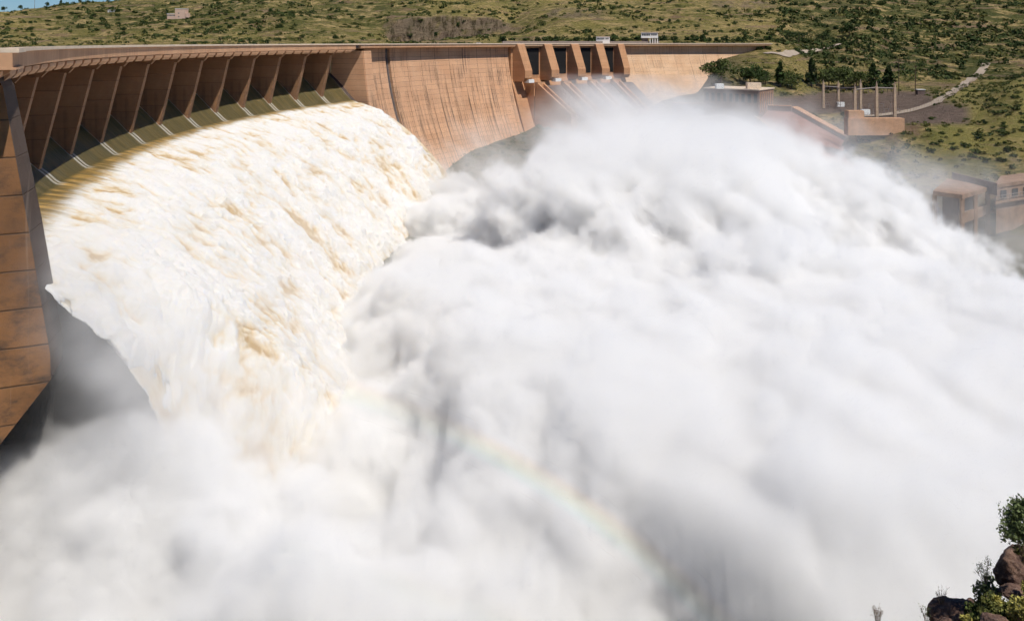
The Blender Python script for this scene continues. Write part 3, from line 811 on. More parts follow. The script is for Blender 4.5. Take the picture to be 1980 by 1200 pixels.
tree_px(1642, 72, 46, 22, 900, LD, 'lone round dark tree standing high on the dry slope above the switchyard')
tree_px(1544, 83, 63, 52, 900, LD, 'large spreading dark tree just right of the dam end')
tree_px(1592, 80, 66, 19, 900, LD, 'small round dark tree right of the spreading tree by the dam end')
tree_px(1394, 160, 118, 40, 740, LM, 'leafy tree on the hillock in front of the pale dam wall', 'trees on the hillock by the powerhouse')
tree_px(1450, 165, 128, 30, 740, LD, 'dark tree on the hillock above the powerhouse roof box', 'trees on the hillock by the powerhouse')
tree_px(1480, 164, 138, 26, 740, LD, 'small dark tree beside the right end of the powerhouse', 'trees on the hillock by the powerhouse')
for i in range(26):
    px = 975 + i * 20.5 + random.uniform(-6, 6)
    p = hit(px, random.uniform(78, 81), 905); s_ = random.uniform(8, 15) / F * p.y
    o = link(bpy.data.objects.new('crest_bush', kinds[random.choice((0, 1, 2))])); o.location = p - Vector((0, 0, .3)); o.scale = (s_, s_, s_ * random.uniform(.7, 1.0)); o.rotation_euler = (0, 0, i)
    tag(o, 'dark green bush in the row just behind the dam crest by the outlets', 'bush', 'row of bushes behind the dam crest')
for i, px in enumerate((8, 40, 92, 118, 155, 210, 232, 262)):
    p = hit(px, 22 if px < 60 else 16, 1500)
    # stand on the skyline: walk to the crest of the hill
    Yc = np.linspace(1500, 2600, 300); Xc = (px - PX) / F * Yc; hh = height(Xc, Yc); k = np.argmax(hh / Yc)
    q = Vector((Xc[k], Yc[k], hh[k])); tree(q, random.uniform(6, 13), random.uniform(4, 8), LD, 'small dark tree on the skyline at the top left', 'trees on the skyline', conifer=px in (118, 155))
for i in range(22):
    px, py = [(228, 34), (252, 40), (278, 30), (300, 26), (312, 42), (372, 40), (392, 34), (412, 46), (438, 30), (455, 50), (350, 52), (322, 56), (288, 55), (180, 36), (206, 52), (474, 42), (500, 62), (402, 62), (366, 64), (240, 62), (136, 66), (520, 30)][i]
    q = hit(px, py, 1000); w_ = random.uniform(4.5, 9) / F * q.y
    tree(q, w_ * random.uniform(1.0, 1.5), w_, random.choice((LD, LD, LM)), 'round dark tree among the scrub around the pink hill building', 'trees around the hill building')
# mast
k = 67; Yc = np.linspace(1500, 2600, 300); Xc = (k - PX) / F * Yc; hh = height(Xc, Yc); kk = np.argmax(hh / Yc)
mb = MB(); b_ = Vector((Xc[kk], Yc[kk], hh[kk])); mb.tube([b_, b_ + Vector((0, 0, 26))], [.5, .3], 6)
for z in (18, 22): mb.box(b_ + Vector((0, 0, z)), (3, .3, .3))
tag(mb.build('mast', M['rail']), 'thin radio mast on the skyline at the top left', 'mast')

# ------------------------------------------------------------------ buildings
def window(parent, c, w_, h_, rz=0.0, name='window'):
    c = Vector(c); ax = Matrix.Rotation(rz, 3, 'Z')
    f = MB(); f.box(c, (w_ + .3, .16, h_ + .3), rz); fo = f.build(name, M['white'], parent)
    g = MB(); g.box(c + ax @ Vector((0, -.1, 0)), (w_, .05, h_), rz); g.build('pane', M['glass'], fo)
    return fo
# pink building on the left hill
p = hit(345, 37, 1100); sc_ = p.y / F
bd = empty('hill_building', p); tag(bd, 'pale pink block building with a tower on the left hill', 'building')
mb = MB(); mb.box((4 * sc_ + 0, 6, 8 * sc_ + -1), (20 * sc_, 14, 22 * sc_ + 2)); mb.build('tower_wall', M['pink'], bd)
mb = MB(); mb.box((15.5 * sc_, 5, 5.5 * sc_ - 1), (5 * sc_, 12, 13 * sc_)); mb.build('side_block', M['pink'], bd)
mb = MB(); mb.box((-14 * sc_, 6, 4 * sc_ - 1), (16 * sc_, 12, 11 * sc_ + 2)); mb.build('wing_wall', M['pink'], bd)
mb = MB(); mb.box((-14 * sc_, 6, 10.1 * sc_), (17 * sc_, 13, .6)); mb.build('roof', M['white'], bd)
mb = MB(); mb.box((4 * sc_, 6, 19.3 * sc_ + .3), (21 * sc_, 15, .6)); mb.build('roof', M['white'], bd)
for i in range(6):
    window(bd, (-20.5 * sc_ + i * 2.6 * sc_, -.1, 6.5 * sc_), 1.8 * sc_, 2.0 * sc_)
for i in range(2):
    window(bd, (1 * sc_, -1.1, (4 + 7 * i) * sc_), 2.2 * sc_, 2 * sc_)
# small white house on the same hill
p = hit(215, 24, 1100); hs = empty('hill_house', p); tag(hs, 'small low white house among bushes on the left hill', 'house')
mb = MB(); mb.box((0, 3, 1.5), (13, 7, 4)); mb.build('wall', M['white'], hs)
mb = MB(); mb.prism([Vector((-7, -1, 3.52)), Vector((-7, 7, 3.52)), Vector((-7, 3, 5.3))], [Vector((7, -1, 3.52)), Vector((7, 7, 3.52)), Vector((7, 3, 5.3))]); mb.build('roof', M['rail'], hs)
for x_ in (-3.5, 3.5): window(hs, (x_, -.6, 2.0), 2, 1.4)
# white kiosk on the crest
def crest_frame(px, d):
    ph = phi_px(px, d); p = D(ph, d, 0); return p, math.atan2(p.x, p.y)
p, az = crest_frame(1166, -11); ks = empty('gate_kiosk', (p.x, p.y, -1.7), -az); tag(ks, 'small white flat-roofed kiosk on the dam crest above the outlets', 'kiosk')
u = p.y / F
mb = MB(); mb.box((0, 0, 3.7), (26 * u, 6, 6.2)); mb.build('wall', M['white'], ks)
mb = MB(); mb.box((0, 0, 7.0), (27.5 * u, 7, .4)); mb.build('roof', M['cap'], ks)
for i in range(6): window(ks, (-11 * u + i * 2.5 * u, -3.1, 5.0), 1.7 * u, 1.6)
for i in range(2): window(ks, (6 * u + i * 3.4 * u, -3.1, 5.0), 2.2 * u, 1.3)
p, az = crest_frame(1256, -11); ch = empty('control_house', (p.x, p.y, -1.7), -az); tag(ch, 'white control house raised on columns above the dam crest', 'control house'); u = p.y / F
mb = MB(); mb.box((0, 0, 8.6), (32 * u, 9, 4.6)); mb.build('wall', M['white'], ch)
mb = MB(); mb.box((0, 0, 11.2), (34 * u, 10.5, .55)); mb.build('roof', M['cap'], ch)
mb = MB(); mb.box((0, 0, 6.0), (33 * u, 10, .5)); mb.build('floor_slab', M['white'], ch)
for i in range(5): window(ch, (-13 * u + i * 3.1 * u, -4.6, 9.0), 2.4 * u, 1.9)
for i in range(3): window(ch, (4.5 * u + i * 3.8 * u, -4.6, 9.1), 2.6 * u, 1.7)
for x_ in (1, 6, 10.5, 15):
    for y_ in (-4, 4):
        mb = MB(); mb.box((x_ * u, y_, 2.87), (.9, .9, 5.7)); mb.build('column', M['white'], ch)
mb = MB(); mb.box((-9 * u, 1, 2.87), (13 * u, 5, 5.7)); mb.build('stair_block', M['rail'], ch)
# car on the crest road
p, az = crest_frame(926, 2); cr = empty('parked_car', (p.x, p.y, TOP - .7), math.radians(45) - PH_G1); tag(cr, 'small white car on the dam crest road beside the parapet', 'car')
mb = MB(); pr = [(-2.1, .35), (2.1, .35), (2.15, .8), (1.2, .95), (.6, 1.5), (-1.3, 1.5), (-2.1, .95)]
mb.prism([Vector((a, -.85, b)) for a, b in pr], [Vector((a, .85, b)) for a, b in pr]); mb.build('body', M['white'], cr)
mb = MB(); pr = [(.95, .98), (.55, 1.42), (-1.2, 1.42), (-1.8, .98)]
mb.prism([Vector((a, -.87, b)) for a, b in pr], [Vector((a, .87, b)) for a, b in pr]); mb.build('windows', M['glass'], cr)
for x_ in (-1.3, 1.3):
    for y_ in (-.8, .8):
        mb = MB(); mb.tube([(x_, y_ - .1, .32), (x_, y_ + .1, .32)], .32, 12); mb.build('wheel', M['black'], cr)

# powerhouse
def corner(px, py, z): return PZ(px, py, z)
zb, zt = -51.5, -34.0
A0 = PZ(1362, 170, zt); A1 = PZ(1467, 174, zt); A2 = P(1496, 170, 0.0 + A1.y + 28); A2.z = zt
A3 = A0 + (A2 - A1)
ph_o = empty('powerhouse', (A1.x, A1.y, zb)); tag(ph_o, 'long dark flat-roofed powerhouse with a finned sunlit end wall', 'powerhouse')
inv = Matrix.Translation(-Vector((A1.x, A1.y, zb)))
def under(o, root):
    o.parent = root; o.matrix_parent_inverse = Matrix.Translation(-root.location); return o
cn = [Vector((q.x, q.y, 0)) for q in (A0, A1, A2, A3)]
mb = MB(); mb.hexa([c_ + Vector((0, 0, zb - 6)) for c_ in cn], [c_ + Vector((0, 0, zt - .6)) for c_ in cn]); under(mb.build('wall', M['brown_wall']), ph_o)  # shade of the front is put into this darker brown; fins stay lighter
ctr = sum(cn, Vector()) / 4
mb = MB(); mb.hexa([ctr + (c_ - ctr) * 1.03 + Vector((0, 0, zt - .55)) for c_ in cn], [ctr + (c_ - ctr) * 1.03 + Vector((0, 0, zt + .2)) for c_ in cn]); under(mb.build('roof', M['cap']), ph_o)
e = (cn[2] - cn[1]); en = Vector((e.y, -e.x, 0)).normalized()
for i in range(7):
    c_ = cn[1] + e * ((i + .7) / 7.6) + en * .3
    mb = MB(); mb.box((c_.x, c_.y, (zb + zt) / 2 - .5), (.8, .9, (zt - zb) - 2.2), math.atan2(e.y, e.x)); under(mb.build('fin', M['tan']), ph_o)
    c_ = cn[1] + e * ((i + 1.2) / 7.6) + en * .05
    if i < 6:
        mb = MB(); mb.box((c_.x, c_.y, (zb + zt) / 2 - .5), (2.0, .2, (zt - zb) - 5), math.atan2(e.y, e.x)); under(mb.build('window', M['glass']), ph_o)
fvec = cn[1] - cn[0]; fn = Vector((fvec.y, -fvec.x, 0)).normalized()
for i in range(9):
    c_ = cn[0] + fvec * ((i + .5) / 9) + fn * .08
    mb = MB(); mb.box((c_.x, c_.y, -40.5), (2.6, .2, 6), math.atan2(fvec.y, fvec.x)); under(mb.build('window', M['glass']), ph_o)
for (px, w_, h_, mt) in ((1391, 5.5, 3.6, 'white'), (1457, 10, 4.4, 'cap')):
    q = P(px, 170, A1.y + 12); mb = MB(); mb.box((q.x, q.y, zt + .25 + h_ / 2), (w_, 5, h_)); rb = under(mb.build('roof_box', M[mt]), ph_o)

# tailrace ramp between two wing walls
rp = empty('tailrace_ramp', PZ(1500, 260, -60)); tag(rp, 'sloping reddish concrete ramp between two dark wing walls below the powerhouse', 'ramp')
def quad_solid(pts, thick): 
    mb = MB(); mb.hexa([Vector(q) - Vector((0, 0, thick)) for q in pts], [Vector(q) for q in pts]); return mb
r0, r1, r2, r3 = PZ(1432, 212, -50), PZ(1532, 216, -50), PZ(1720, 320, -79), PZ(1600, 335, -79)
under(quad_solid([r3, r2, r1, r0], 14).build('paving', M['slope']), rp)
def wing(a, b, w_, h_, mat):
    a, b = Vector(a), Vector(b); s_ = (b - a); s_.z = 0; nrm = Vector((-s_.y, s_.x, 0)).normalized() * w_
    up = Vector((0, 0, h_)); mb = MB(); dn = Vector((0, 0, -15))
    mb.hexa([a + dn, b + dn, b + nrm + dn, a + nrm + dn], [a + up, b + up, b + nrm + up, a + nrm + up])
    w1 = under(mb.build('wing_wall', mat), rp)
    mb = MB(); cpz = Vector((0, 0, h_ + .012)); c2 = Vector((0, 0, h_ + .5)); o_ = nrm * .12
    mb.hexa([a + cpz - o_, b + cpz - o_, b + nrm + cpz + o_, a + nrm + cpz + o_], [a + c2 - o_, b + c2 - o_, b + nrm + c2 + o_, a + nrm + c2 + o_]); c1 = mb.build('coping', M['tan']); 
    c1.parent = w1
wing(r1, r2, 5.0, 3.2, M['dark_wall']); wing(r0, r3, 2.0, 2.4, M['dark_wall'])
wing(PZ(1300, 206, -49), r1 + Vector((0, 3, 1)), 3.5, 2.6, M['dark_wall'])

# switchyard
posts = [(1592, 154, 680), (1621, 156, 690), (1664, 153, 640), (1653, 161, 574), (1695, 157, 578), (1730, 158, 577)]
plab = ['concrete switchyard post at the far left of the back row', 'second concrete switchyard post from the left', 'tallest looking concrete switchyard post just right of the front wall block', 'concrete switchyard post standing behind the tan wall block', 'concrete switchyard post in the middle of the tan base wall', 'concrete switchyard post at the right end of the tan base wall']
tops = []
for (px, pt, Y), lb in zip(posts, plab):
    b_ = on_ground(px, Y, -.3); top = -(pt - PY) / F * Y; h = top - b_.z
    po = empty('switchyard_post', b_); tag(po, lb, 'post', 'switchyard posts')
    mb = MB(); mb.prism([Vector((x_, y_, 0)) for x_, y_ in ((-.95, -.95), (.95, -.95), (.95, .95), (-.95, .95))], [Vector((x_, y_, h * .86)) for x_, y_ in ((-.75, -.75), (.75, -.75), (.75, .75), (-.75, .75))]); mb.build('shaft', M['post'], po)
    mb = MB(); mb.tube([(0, 0, h * .8601), (0, 0, h)], [.7, .12], 4); mb.build('spike', M['post'], po)
    tops.append(b_ + Vector((0, 0, h)))
def beam(i, j, drop, lab):
    a, b = tops[i] - Vector((0, 0, drop)), tops[j] - Vector((0, 0, drop)); mb = MB(); d_ = (b - a).normalized()
    a, b = a + d_ * .85, b - d_ * .85
    mb.tube([a, b], .42, 4)
    bo = mb.build('switchyard_beam', M['rail']); tag(bo, lab, 'beam', 'switchyard beams')
    n_ = 4
    for q in range(n_):
        c_ = a.lerp(b, (q + .5) / n_); im = MB(); im.tube([c_ + Vector((0, 0, -.42)), c_ + Vector((0, 0, -2.6))], .22, 6); ib = im.build('insulator', M['dark_wall']); ib.parent = bo
beam(0, 1, 5.2, 'steel beam joining the two leftmost switchyard posts'); beam(1, 2, 6.0, 'steel beam running from the second post to the tall back post')
beam(3, 4, 4.2, 'front steel beam left of the middle front post'); beam(4, 5, 4.4, 'front steel beam right of the middle front post')
mb = MB()
def block(mbx, pxa, pxb, pya, pyb, Y, dep):
    a = P(pxa, pya, Y); b = P(pxb, pyb, Y)
    mbx.box(((a.x + b.x) / 2, Y + dep / 2, (a.z + b.z) / 2), (b.x - a.x, dep, a.z - b.z))
bw = MB(); block(bw, 1640, 1749, 229, 262, 556, 7); bwo = tag(bw.build('base_wall', M['tan']), 'long low tan concrete wall under the switchyard', 'wall')
bb = MB(); block(bb, 1641, 1671, 214.5, 229.0, 557, 7); tag(bb.build('wall_block', M['tan']), 'short tan concrete block standing on the left end of the low wall', 'wall block')
for (px, py, Y, w_, lab) in ((1625, 207, 684, 7.5, 'white transformer left of the wall block'), (1657, 212, 596, 6, 'white transformer right behind the tan wall block'), (1673, 204, 612, 8, 'largest white transformer between the front posts')):
    g_ = on_ground(px, Y); tr = empty('transformer', g_); tag(tr, lab, 'transformer', 'switchyard transformers')
    mb = MB(); mb.box((0, 0, 2.2), (w_ * .7, 3, 3.6)); mb.build('tank', M['white'], tr)
    for s_ in (-1, 1):
        mb = MB(); [mb.box((s_ * (w_ * .35 + .35 ), -1.2 + .6 * q, 2.1), (.6, .25, 2.8)) for q in range(5)]; mb.build('radiator', M['rail'], tr)
    for s_ in (-1, 0, 1):
        mb = MB(); mb.tube([(s_ * 1.2, 0, 4.0), (s_ * 1.4, 0, 5.8)], [.3, .15], 6); mb.build('bushing', M['dark_wall'], tr)
def gear_frame():
    root = empty('switchgear_stand', (0, 0, 0))
    mb = MB()
    for x_ in (-1.6, 1.6): mb.box((x_, 0, 1.5), (.3, .3, 3.0))
    mb.box((0, 0, 3.12), (4.2, .4, .22)); mb.build('frame', M['rail'], root)
    for x_ in (-1.5, 0, 1.5):
        mb = MB(); mb.tube([(x_, 0, 3.24), (x_, 0, 5.0)], [.2, .12], 6); mb.build('insulator', M['dark_wall'], root)
    return root
gear = gear_frame()
for i in range(14):
    gp = on_ground(1600 + (i % 7) * 21 + (i // 7) * 9, 672 - (i // 7) * 46)
    if i == 0: o = gear
    else:
        o = link(gear.copy())
        for ch_ in gear.children:
            c_ = link(ch_.copy()); c_.parent = o
    o.location = gp; tag(o, 'small grey steel switchgear stand with three insulators in the yard', 'switchgear', 'switchgear stands in the yard')
# shed
g_ = on_ground(1779, 800); sh = empty('shed', g_); tag(sh, 'small dark shed with a white roof beside the road', 'shed')
mb = MB(); mb.box((0, 0, 2.0), (6.6, 5, 4.6)); mb.build('wall', M['dark_wall'], sh); mb = MB(); mb.box((0, 0, 4.55), (7.6, 6, .5)); mb.build('roof', M['white'], sh)
# utility poles
for (px, pt, Y, lab) in ((1475, 101, 870, 'wooden utility pole at the right end of the dam wall'), (1738, 112, 800, 'tall wooden utility pole behind the rightmost switchyard post'), (1770, 126, 790, 'wooden utility pole beside the small dark shed')):
    b_ = on_ground(px, Y, -.4); h = -(pt - PY) / F * Y - b_.z; po = empty('utility_pole', b_); tag(po, lab, 'pole', 'wooden utility poles')
    mb = MB(); mb.tube([(0, 0, 0), (0, 0, h)], [.4, .28], 7); mb.build('pole', M['bark'], po)
    mb = MB(); mb.box((0, -.4, h - 1.6), (5, .3, .35)); mb.build('crossarm', M['bark'], po)

# road along the bench, fence on its edge
def ribbon(name, pts, width, mat, dz=.6):
    c_ = [Vector((q.x, q.y, 0)) for q in pts]; out = []
    fine_ = []
    for i in range(len(c_) - 1):
        p0_, p1_, p2_, p3_ = c_[max(i - 1, 0)], c_[i], c_[i + 1], c_[min(i + 2, len(c_) - 1)]
        for k_ in range(24):
            f_ = k_ / 24; fine_.append(.5 * ((2 * p1_) + (p2_ - p0_) * f_ + (2 * p0_ - 5 * p1_ + 4 * p2_ - p3_) * f_ ** 2 + (3 * p1_ - p0_ - 3 * p2_ + p3_) * f_ ** 3))
    vs = []; edge_ = []
    for i, q in enumerate(fine_):
        d_ = (fine_[min(i + 1, len(fine_) - 1)] - fine_[max(i - 1, 0)]).normalized(); nn = Vector((-d_.y, d_.x, 0))
        for s_ in (-1, -.33, .33, 1):
            v_ = q + nn * width / 2 * s_; vs.append((v_.x, v_.y, ground_at(v_.x, v_.y) + dz))
        edge_.append(Vector(vs[-4]))
    fs = [(i * 4 + j, i * 4 + j + 1, i * 4 + 5 + j, i * 4 + 4 + j) for i in range(len(fine_) - 1) for j in range(3)]
    o = mesh_obj(name, vs, fs, mat, smooth=True); tag(o, kind='structure'); return edge_
e_ = ribbon('road', [on_ground(1640, 600), on_ground(1700, 606), on_ground(1770, 650), on_ground(1822, 710), on_ground(1855, 800), on_ground(1872, 880), on_ground(1890, 980), on_ground(1908, 1080)], 9, M['asphalt'])
fc = empty('wire_fence', e_[8]); tag(fc, 'thin wire fence with many posts along the gravel road', 'fence')
wires = [MB() for _ in range(3)]; prev = None
for i in range(6, len(e_) - 30, 2):
    q = e_[i]; mb = MB(); mb.tube([q + Vector((0, 0, -.3)), q + Vector((0, 0, 2.6))], .11, 5); under(mb.build('post', M['post']), fc)
    if prev is not None:
        for k_, z_ in enumerate((.8, 1.6, 2.4)): wires[k_].tube([prev + Vector((0, 0, z_)), q + Vector((0, 0, z_))], .04, 3)
    prev = q
for wm in wires: under(wm.build('wire', M['rail']), fc)
# track up the hill at the right of the dam
ribbon('path', [hit(1480, 118, 860), hit(1520, 108, 880), hit(1560, 101, 890), hit(1600, 94, 900), hit(1628, 86, 900)], 7, M['asphalt'], 1.0)

# intake building at the lower right
ib = empty('sluice_building', PZ(1880, 420, -90)); tag(ib, 'flat-roofed concrete sluice building on columns by the river', 'building')
def slab(name, pts, th, mat, root):
    mb = MB(); mb.hexa([Vector(q) - Vector((0, 0, th)) for q in pts], [Vector(q) for q in pts]); return under(mb.build(name, mat), root)
zr = -72.0
q0, q1, q2, q3 = PZ(1804, 369, zr), PZ(1861, 377, zr), PZ(1914, 361, zr), PZ(1832, 345, zr)
slab('roof', [q0, q1, q2, q3], 2.0, M['wet_tan'], ib)
c4 = (q0 + q1 + q2 + q3) / 4
ins = [c4 + (q - c4) * .80 for q in (q0, q1, q2, q3)]
mb = MB(); mb.hexa([q + Vector((0, 0, -26)) for q in [c4 + (q - c4) * .55 + Vector((0, 2, 0)) for q in (q0, q1, q2, q3)]], [q + Vector((0, 0, -2.004)) for q in [c4 + (q - c4) * .55 + Vector((0, 2, 0)) for q in (q0, q1, q2, q3)]]); under(mb.build('wall', M['dark_wall']), ib)
for f_ in (.0, .5, 1.0):
    c_ = c4 + (q1.lerp(q2, f_) - c4) * .93; mb = MB(); mb.box((c_.x, c_.y, zr - 2.004 - 11), (1.6, 1.6, 22)); under(mb.build('column', M['wet_tan']), ib)
c_ = c4 + (q0 - c4) * .93; mb = MB(); mb.box((c_.x, c_.y, zr - 2.004 - 11), (1.6, 1.6, 22)); under(mb.build('column', M['wet_tan']), ib)
a_, b_ = q1.lerp(q2, .05), q1.lerp(q2, .95); mb = MB(); inn = (c4 - (a_ + b_) / 2).normalized() * .9
mb.hexa([a_ + Vector((0, 0, -14)) + inn, b_ + Vector((0, 0, -14)) + inn, b_ + Vector((0, 0, -14)) + inn * 2, a_ + Vector((0, 0, -14)) + inn * 2], [a_ + Vector((0, 0, -9)) + inn, b_ + Vector((0, 0, -9)) + inn, b_ + Vector((0, 0, -9)) + inn * 2, a_ + Vector((0, 0, -9)) + inn * 2]); under(mb.build('balustrade', M['wet_tan']), ib)
a_, b_ = PZ(1843, 334, -69), PZ(1928, 355, -69); mb = MB(); bk = Vector((.25, 1, 0)) * 3
mb.hexa([a_ + Vector((0, 0, -6)), b_ + Vector((0, 0, -6)), b_ + bk + Vector((0, 0, -6)), a_ + bk + Vector((0, 0, -6))], [a_, b_, b_ + bk, a_ + bk]); under(mb.build('parapet', M['dark_wall']), ib)
s0_, s1_, s2_, s3_ = PZ(1922, 358, -70), PZ(2010, 345, -70), PZ(2030, 328, -70), PZ(1935, 340, -70)
sb = empty('sluice_annex', s0_ + Vector((0, 0, -20))); tag(sb, 'tan roofed annex with a railed gallery right of the sluice building', 'building')
slab('roof', [s0_, s1_, s2_, s3_], 1.6, M['wet_tan'], sb)
c5 = (s0_ + s1_ + s2_ + s3_) / 4
mb = MB(); lo_ = [c5 + (q - c5) * .93 for q in (s0_, s1_, s2_, s3_)]; mb.hexa([q + Vector((0, 0, -24)) for q in lo_], [q + Vector((0, 0, -1.604)) for q in lo_]); under(mb.build('wall', M['wet_tan']), sb)
off = Vector((-.2, -1, 0)) * 2.0
mb = MB(); mb.hexa([s0_ + off + Vector((0, 0, -9)), s1_ + off + Vector((0, 0, -9)), s1_ + Vector((0, 0, -9)), s0_ + Vector((0, 0, -9))], [s0_ + off + Vector((0, 0, -8)), s1_ + off + Vector((0, 0, -8)), s1_ + Vector((0, 0, -8)), s0_ + Vector((0, 0, -8))]); under(mb.build('gallery', M['wet_tan']), sb)
mb = MB()
for z_ in (-6.6, -5.2): mb.tube([s0_ + off * .9 + Vector((0, 0, z_)), s1_ + off * .9 + Vector((0, 0, z_))], .16, 4)
for f_ in np.linspace(0, 1, 14): q = s0_.lerp(s1_, float(f_)) + off * .9; mb.tube([q + Vector((0, 0, -8)), q + Vector((0, 0, -5.1))], .14, 4)
under(mb.build('railing', M['rail']), sb)
for f_ in (.2, .45, .7):
    q = s0_.lerp(s1_, f_) + off * .04; mb = MB(); mb.box((q.x, q.y, -75.0), (4.5, .5, 3.6), math.atan2((s1_ - s0_).y, (s1_ - s0_).x)); under(mb.build('window', M['glass']), sb)

# ------------------------------------------------------------------ near bank at the lower right
def near_h(X, Y):
    # cliff edge: falls away beyond Y ~ 44, below the frame to the left
    t_ = sstep(14, 22, X)
    crest = -32 + 3.4 * sstep(17, 23, X) + 2.0 * sstep(23, 30, X)
    z = np.where(Y < 43, -2.4 + (crest + 2.4) * np.clip(Y / 43, 0, 1) ** .8, crest - (Y - 43) * 1.9)
    z = z - (1 - sstep(8, 17, X)) * (np.clip(Y, 0, 60) * .12 + 1)
    return z + fbm(X / 4, Y / 4, 3, 4) * .7
nx, ny = np.meshgrid(np.linspace(-70, 75, 190), np.linspace(-30, 88, 170), indexing='ij'); nz_ = near_h(nx, ny)
m, t = new_mat('rocky_bank'); cc = objco(t)
c = t.mix(t.rng(t.noise(cc, .5, 6, .65), .4, .6), (.20, .13, .085), (.13, .12, .045)); c = t.mix(t.rng(t.noise(cc, 2.5, 5, .7), .5, .7), c, (.30, .25, .12))
t.l.new(c, t.bs.inputs['Base Color']); bump(t, t.noise(cc, 3, 6, .7), .7, .15)
o = np_mesh('near_terrain', np.stack([nx, ny, nz_], -1).reshape(-1, 3), grid_quads(190, 170), m); tag(o, kind='structure')
mr, t = new_mat('weathered_rock'); cc = objco(t)
c = t.ramp(t.noise(cc, 1.6, 7, .7), [(.3, (.055, .035, .03)), (.5, (.14, .085, .065)), (.65, (.22, .14, .10)), (.8, (.10, .075, .07))])
c = t.mix(t.rng(t.noise(cc, 6, 5, .7), .55, .7, 0, .6), c, (.33, .25, .19))
t.l.new(c, t.bs.inputs['Base Color']); bump(t, t.add(t.noise(cc, 4, 7, .7), t.mul(t.vor(cc, 3, 'DISTANCE_TO_EDGE'), -.8)), .8, .12)
def rock(px, py, Y, wpx, hpx, label, seed, dep=1.0):
    c_ = P(px, py, Y); sx, sz = wpx / 2 / F * Y, hpx / 2 / F * Y
    bm = bmesh.new(); bmesh.ops.create_icosphere(bm, subdivisions=5, radius=1)
    for v in bm.verts:
        q = v.co.normalized(); r_ = np.array(q) * 1.1 + seed * 7.3
        cell = min((q - Vector(Vector((math.sin(seed * 3 + k_ * 2.4), math.cos(seed * 5 + k_ * 1.7), math.sin(k_ * 3.1 + seed)))).normalized()).length for k_ in range(9))
        f_ = .74 + .42 * cell + .26 * float(fbm(r_[0], r_[1], r_[2], 3)) + .11 * float(fbm(r_[0] * 5, r_[1] * 6, r_[2] * 6, 3))
        v.co = Vector((q.x * sx * f_, q.y * sx * dep * f_, q.z * sz * f_))
    me = bpy.data.meshes.new('boulder'); bm.to_mesh(me); bm.free(); me.materials.append(mr)
    me.polygons.foreach_set('use_smooth', [True] * len(me.polygons))
    o = link(bpy.data.objects.new('boulder', me)); o.location = c_; return tag(o, label, 'boulder', 'boulders on the near bank')
rock(1850, 1192, 40, 92, 72, 'broad brown boulder with a bare twig bush growing on it', 1)
rock(1879, 1176, 40.6, 36, 34, 'small round boulder right behind the broad brown one', 2)
rock(1864, 1172, 41, 20, 20, 'smallest boulder squeezed between the broad and round ones', 6)
rock(1968, 1108, 40, 84, 86, 'tall dark purple boulder under the leafy branches at the right edge', 3)
rock(1962, 1146, 39, 56, 28, 'flat grey rock under the tall dark boulder', 4)
rock(1925, 1205, 37, 50, 30, 'half buried brown rock below the prickly pear', 5)

def twig_bush(px, py, Y, hpx, wpx, label, n=9, leaf=None, name='twig_bush', lean=0.0, nl=0, ls=.05):
    b_ = P(px, py, Y); H = hpx / F * Y; W = wpx / 2 / F * Y
    root = empty(name, b_); tag(root, label, 'bush'); mb = MB(); tips = []
    rr_ = random.Random(int(px))
    for i in range(n):
        a = rr_.uniform(0, 6.28); l_ = rr_.uniform(.6, 1); d_ = rr_.uniform(.2, 1)
        e_ = Vector((math.cos(a) * W * d_ + lean * W, math.sin(a) * W * d_, H * l_)); m_ = e_ * .5 + Vector((rr_.uniform(-.1, .1) * W, 0, H * .08))
        mb.tube([(0, 0, -.15), m_, e_], [.018, .011, .004], 4)
        tips += [m_.lerp(e_, f_) for f_ in (.2, .5, .8, 1)]
        for k_ in range(4):
            s_ = m_.lerp(e_, rr_.uniform(0, .9)); e2 = s_ + Vector((rr_.uniform(-1, 1) * W * .3, rr_.uniform(-1, 1) * W * .3, rr_.uniform(.02, .3) * H)); mb.tube([s_, e2], [.007, .003], 3); tips += [s_.lerp(e2, .5), e2]
    mb.build('stems', M['twig'], root)
    if nl:
        T = np.array([tuple(q) for q in tips]); k_ = RNG.integers(0, len(T), nl)
        p = T[k_] + RNG.normal(size=(nl, 3)) * ls * 1.6
        u_ = RNG.normal(size=(nl, 3)); u_ /= np.linalg.norm(u_, axis=1)[:, None]; v_ = np.cross(u_, RNG.normal(size=(nl, 3))); v_ /= np.linalg.norm(v_, axis=1)[:, None]
        sz = ls * RNG.uniform(.6, 1.4, (nl, 1))
        V = np.stack([p - u_ * sz, p + v_ * sz * .4, p + u_ * sz, p - v_ * sz * .4], 1).reshape(-1, 3)
        np_mesh('leaves', V, np.arange(4 * nl).reshape(-1, 4), leaf, root, smooth=False)
    return root
twig_bush(1820, 1168, 40, 34, 34, 'leafless grey twig bush sprouting from the broad boulder', 10)
twig_bush(1698, 1215, 40, 44, 22, 'brown feathery bush tip at the bottom edge left of the boulders', 12, M['twig'], nl=160, ls=.035)
twig_bush(1793, 1212, 40, 40, 44, 'dry thin stemmed bush at the bottom edge beside the broad boulder', 12, M['leaf_grey'], nl=90, ls=.04)
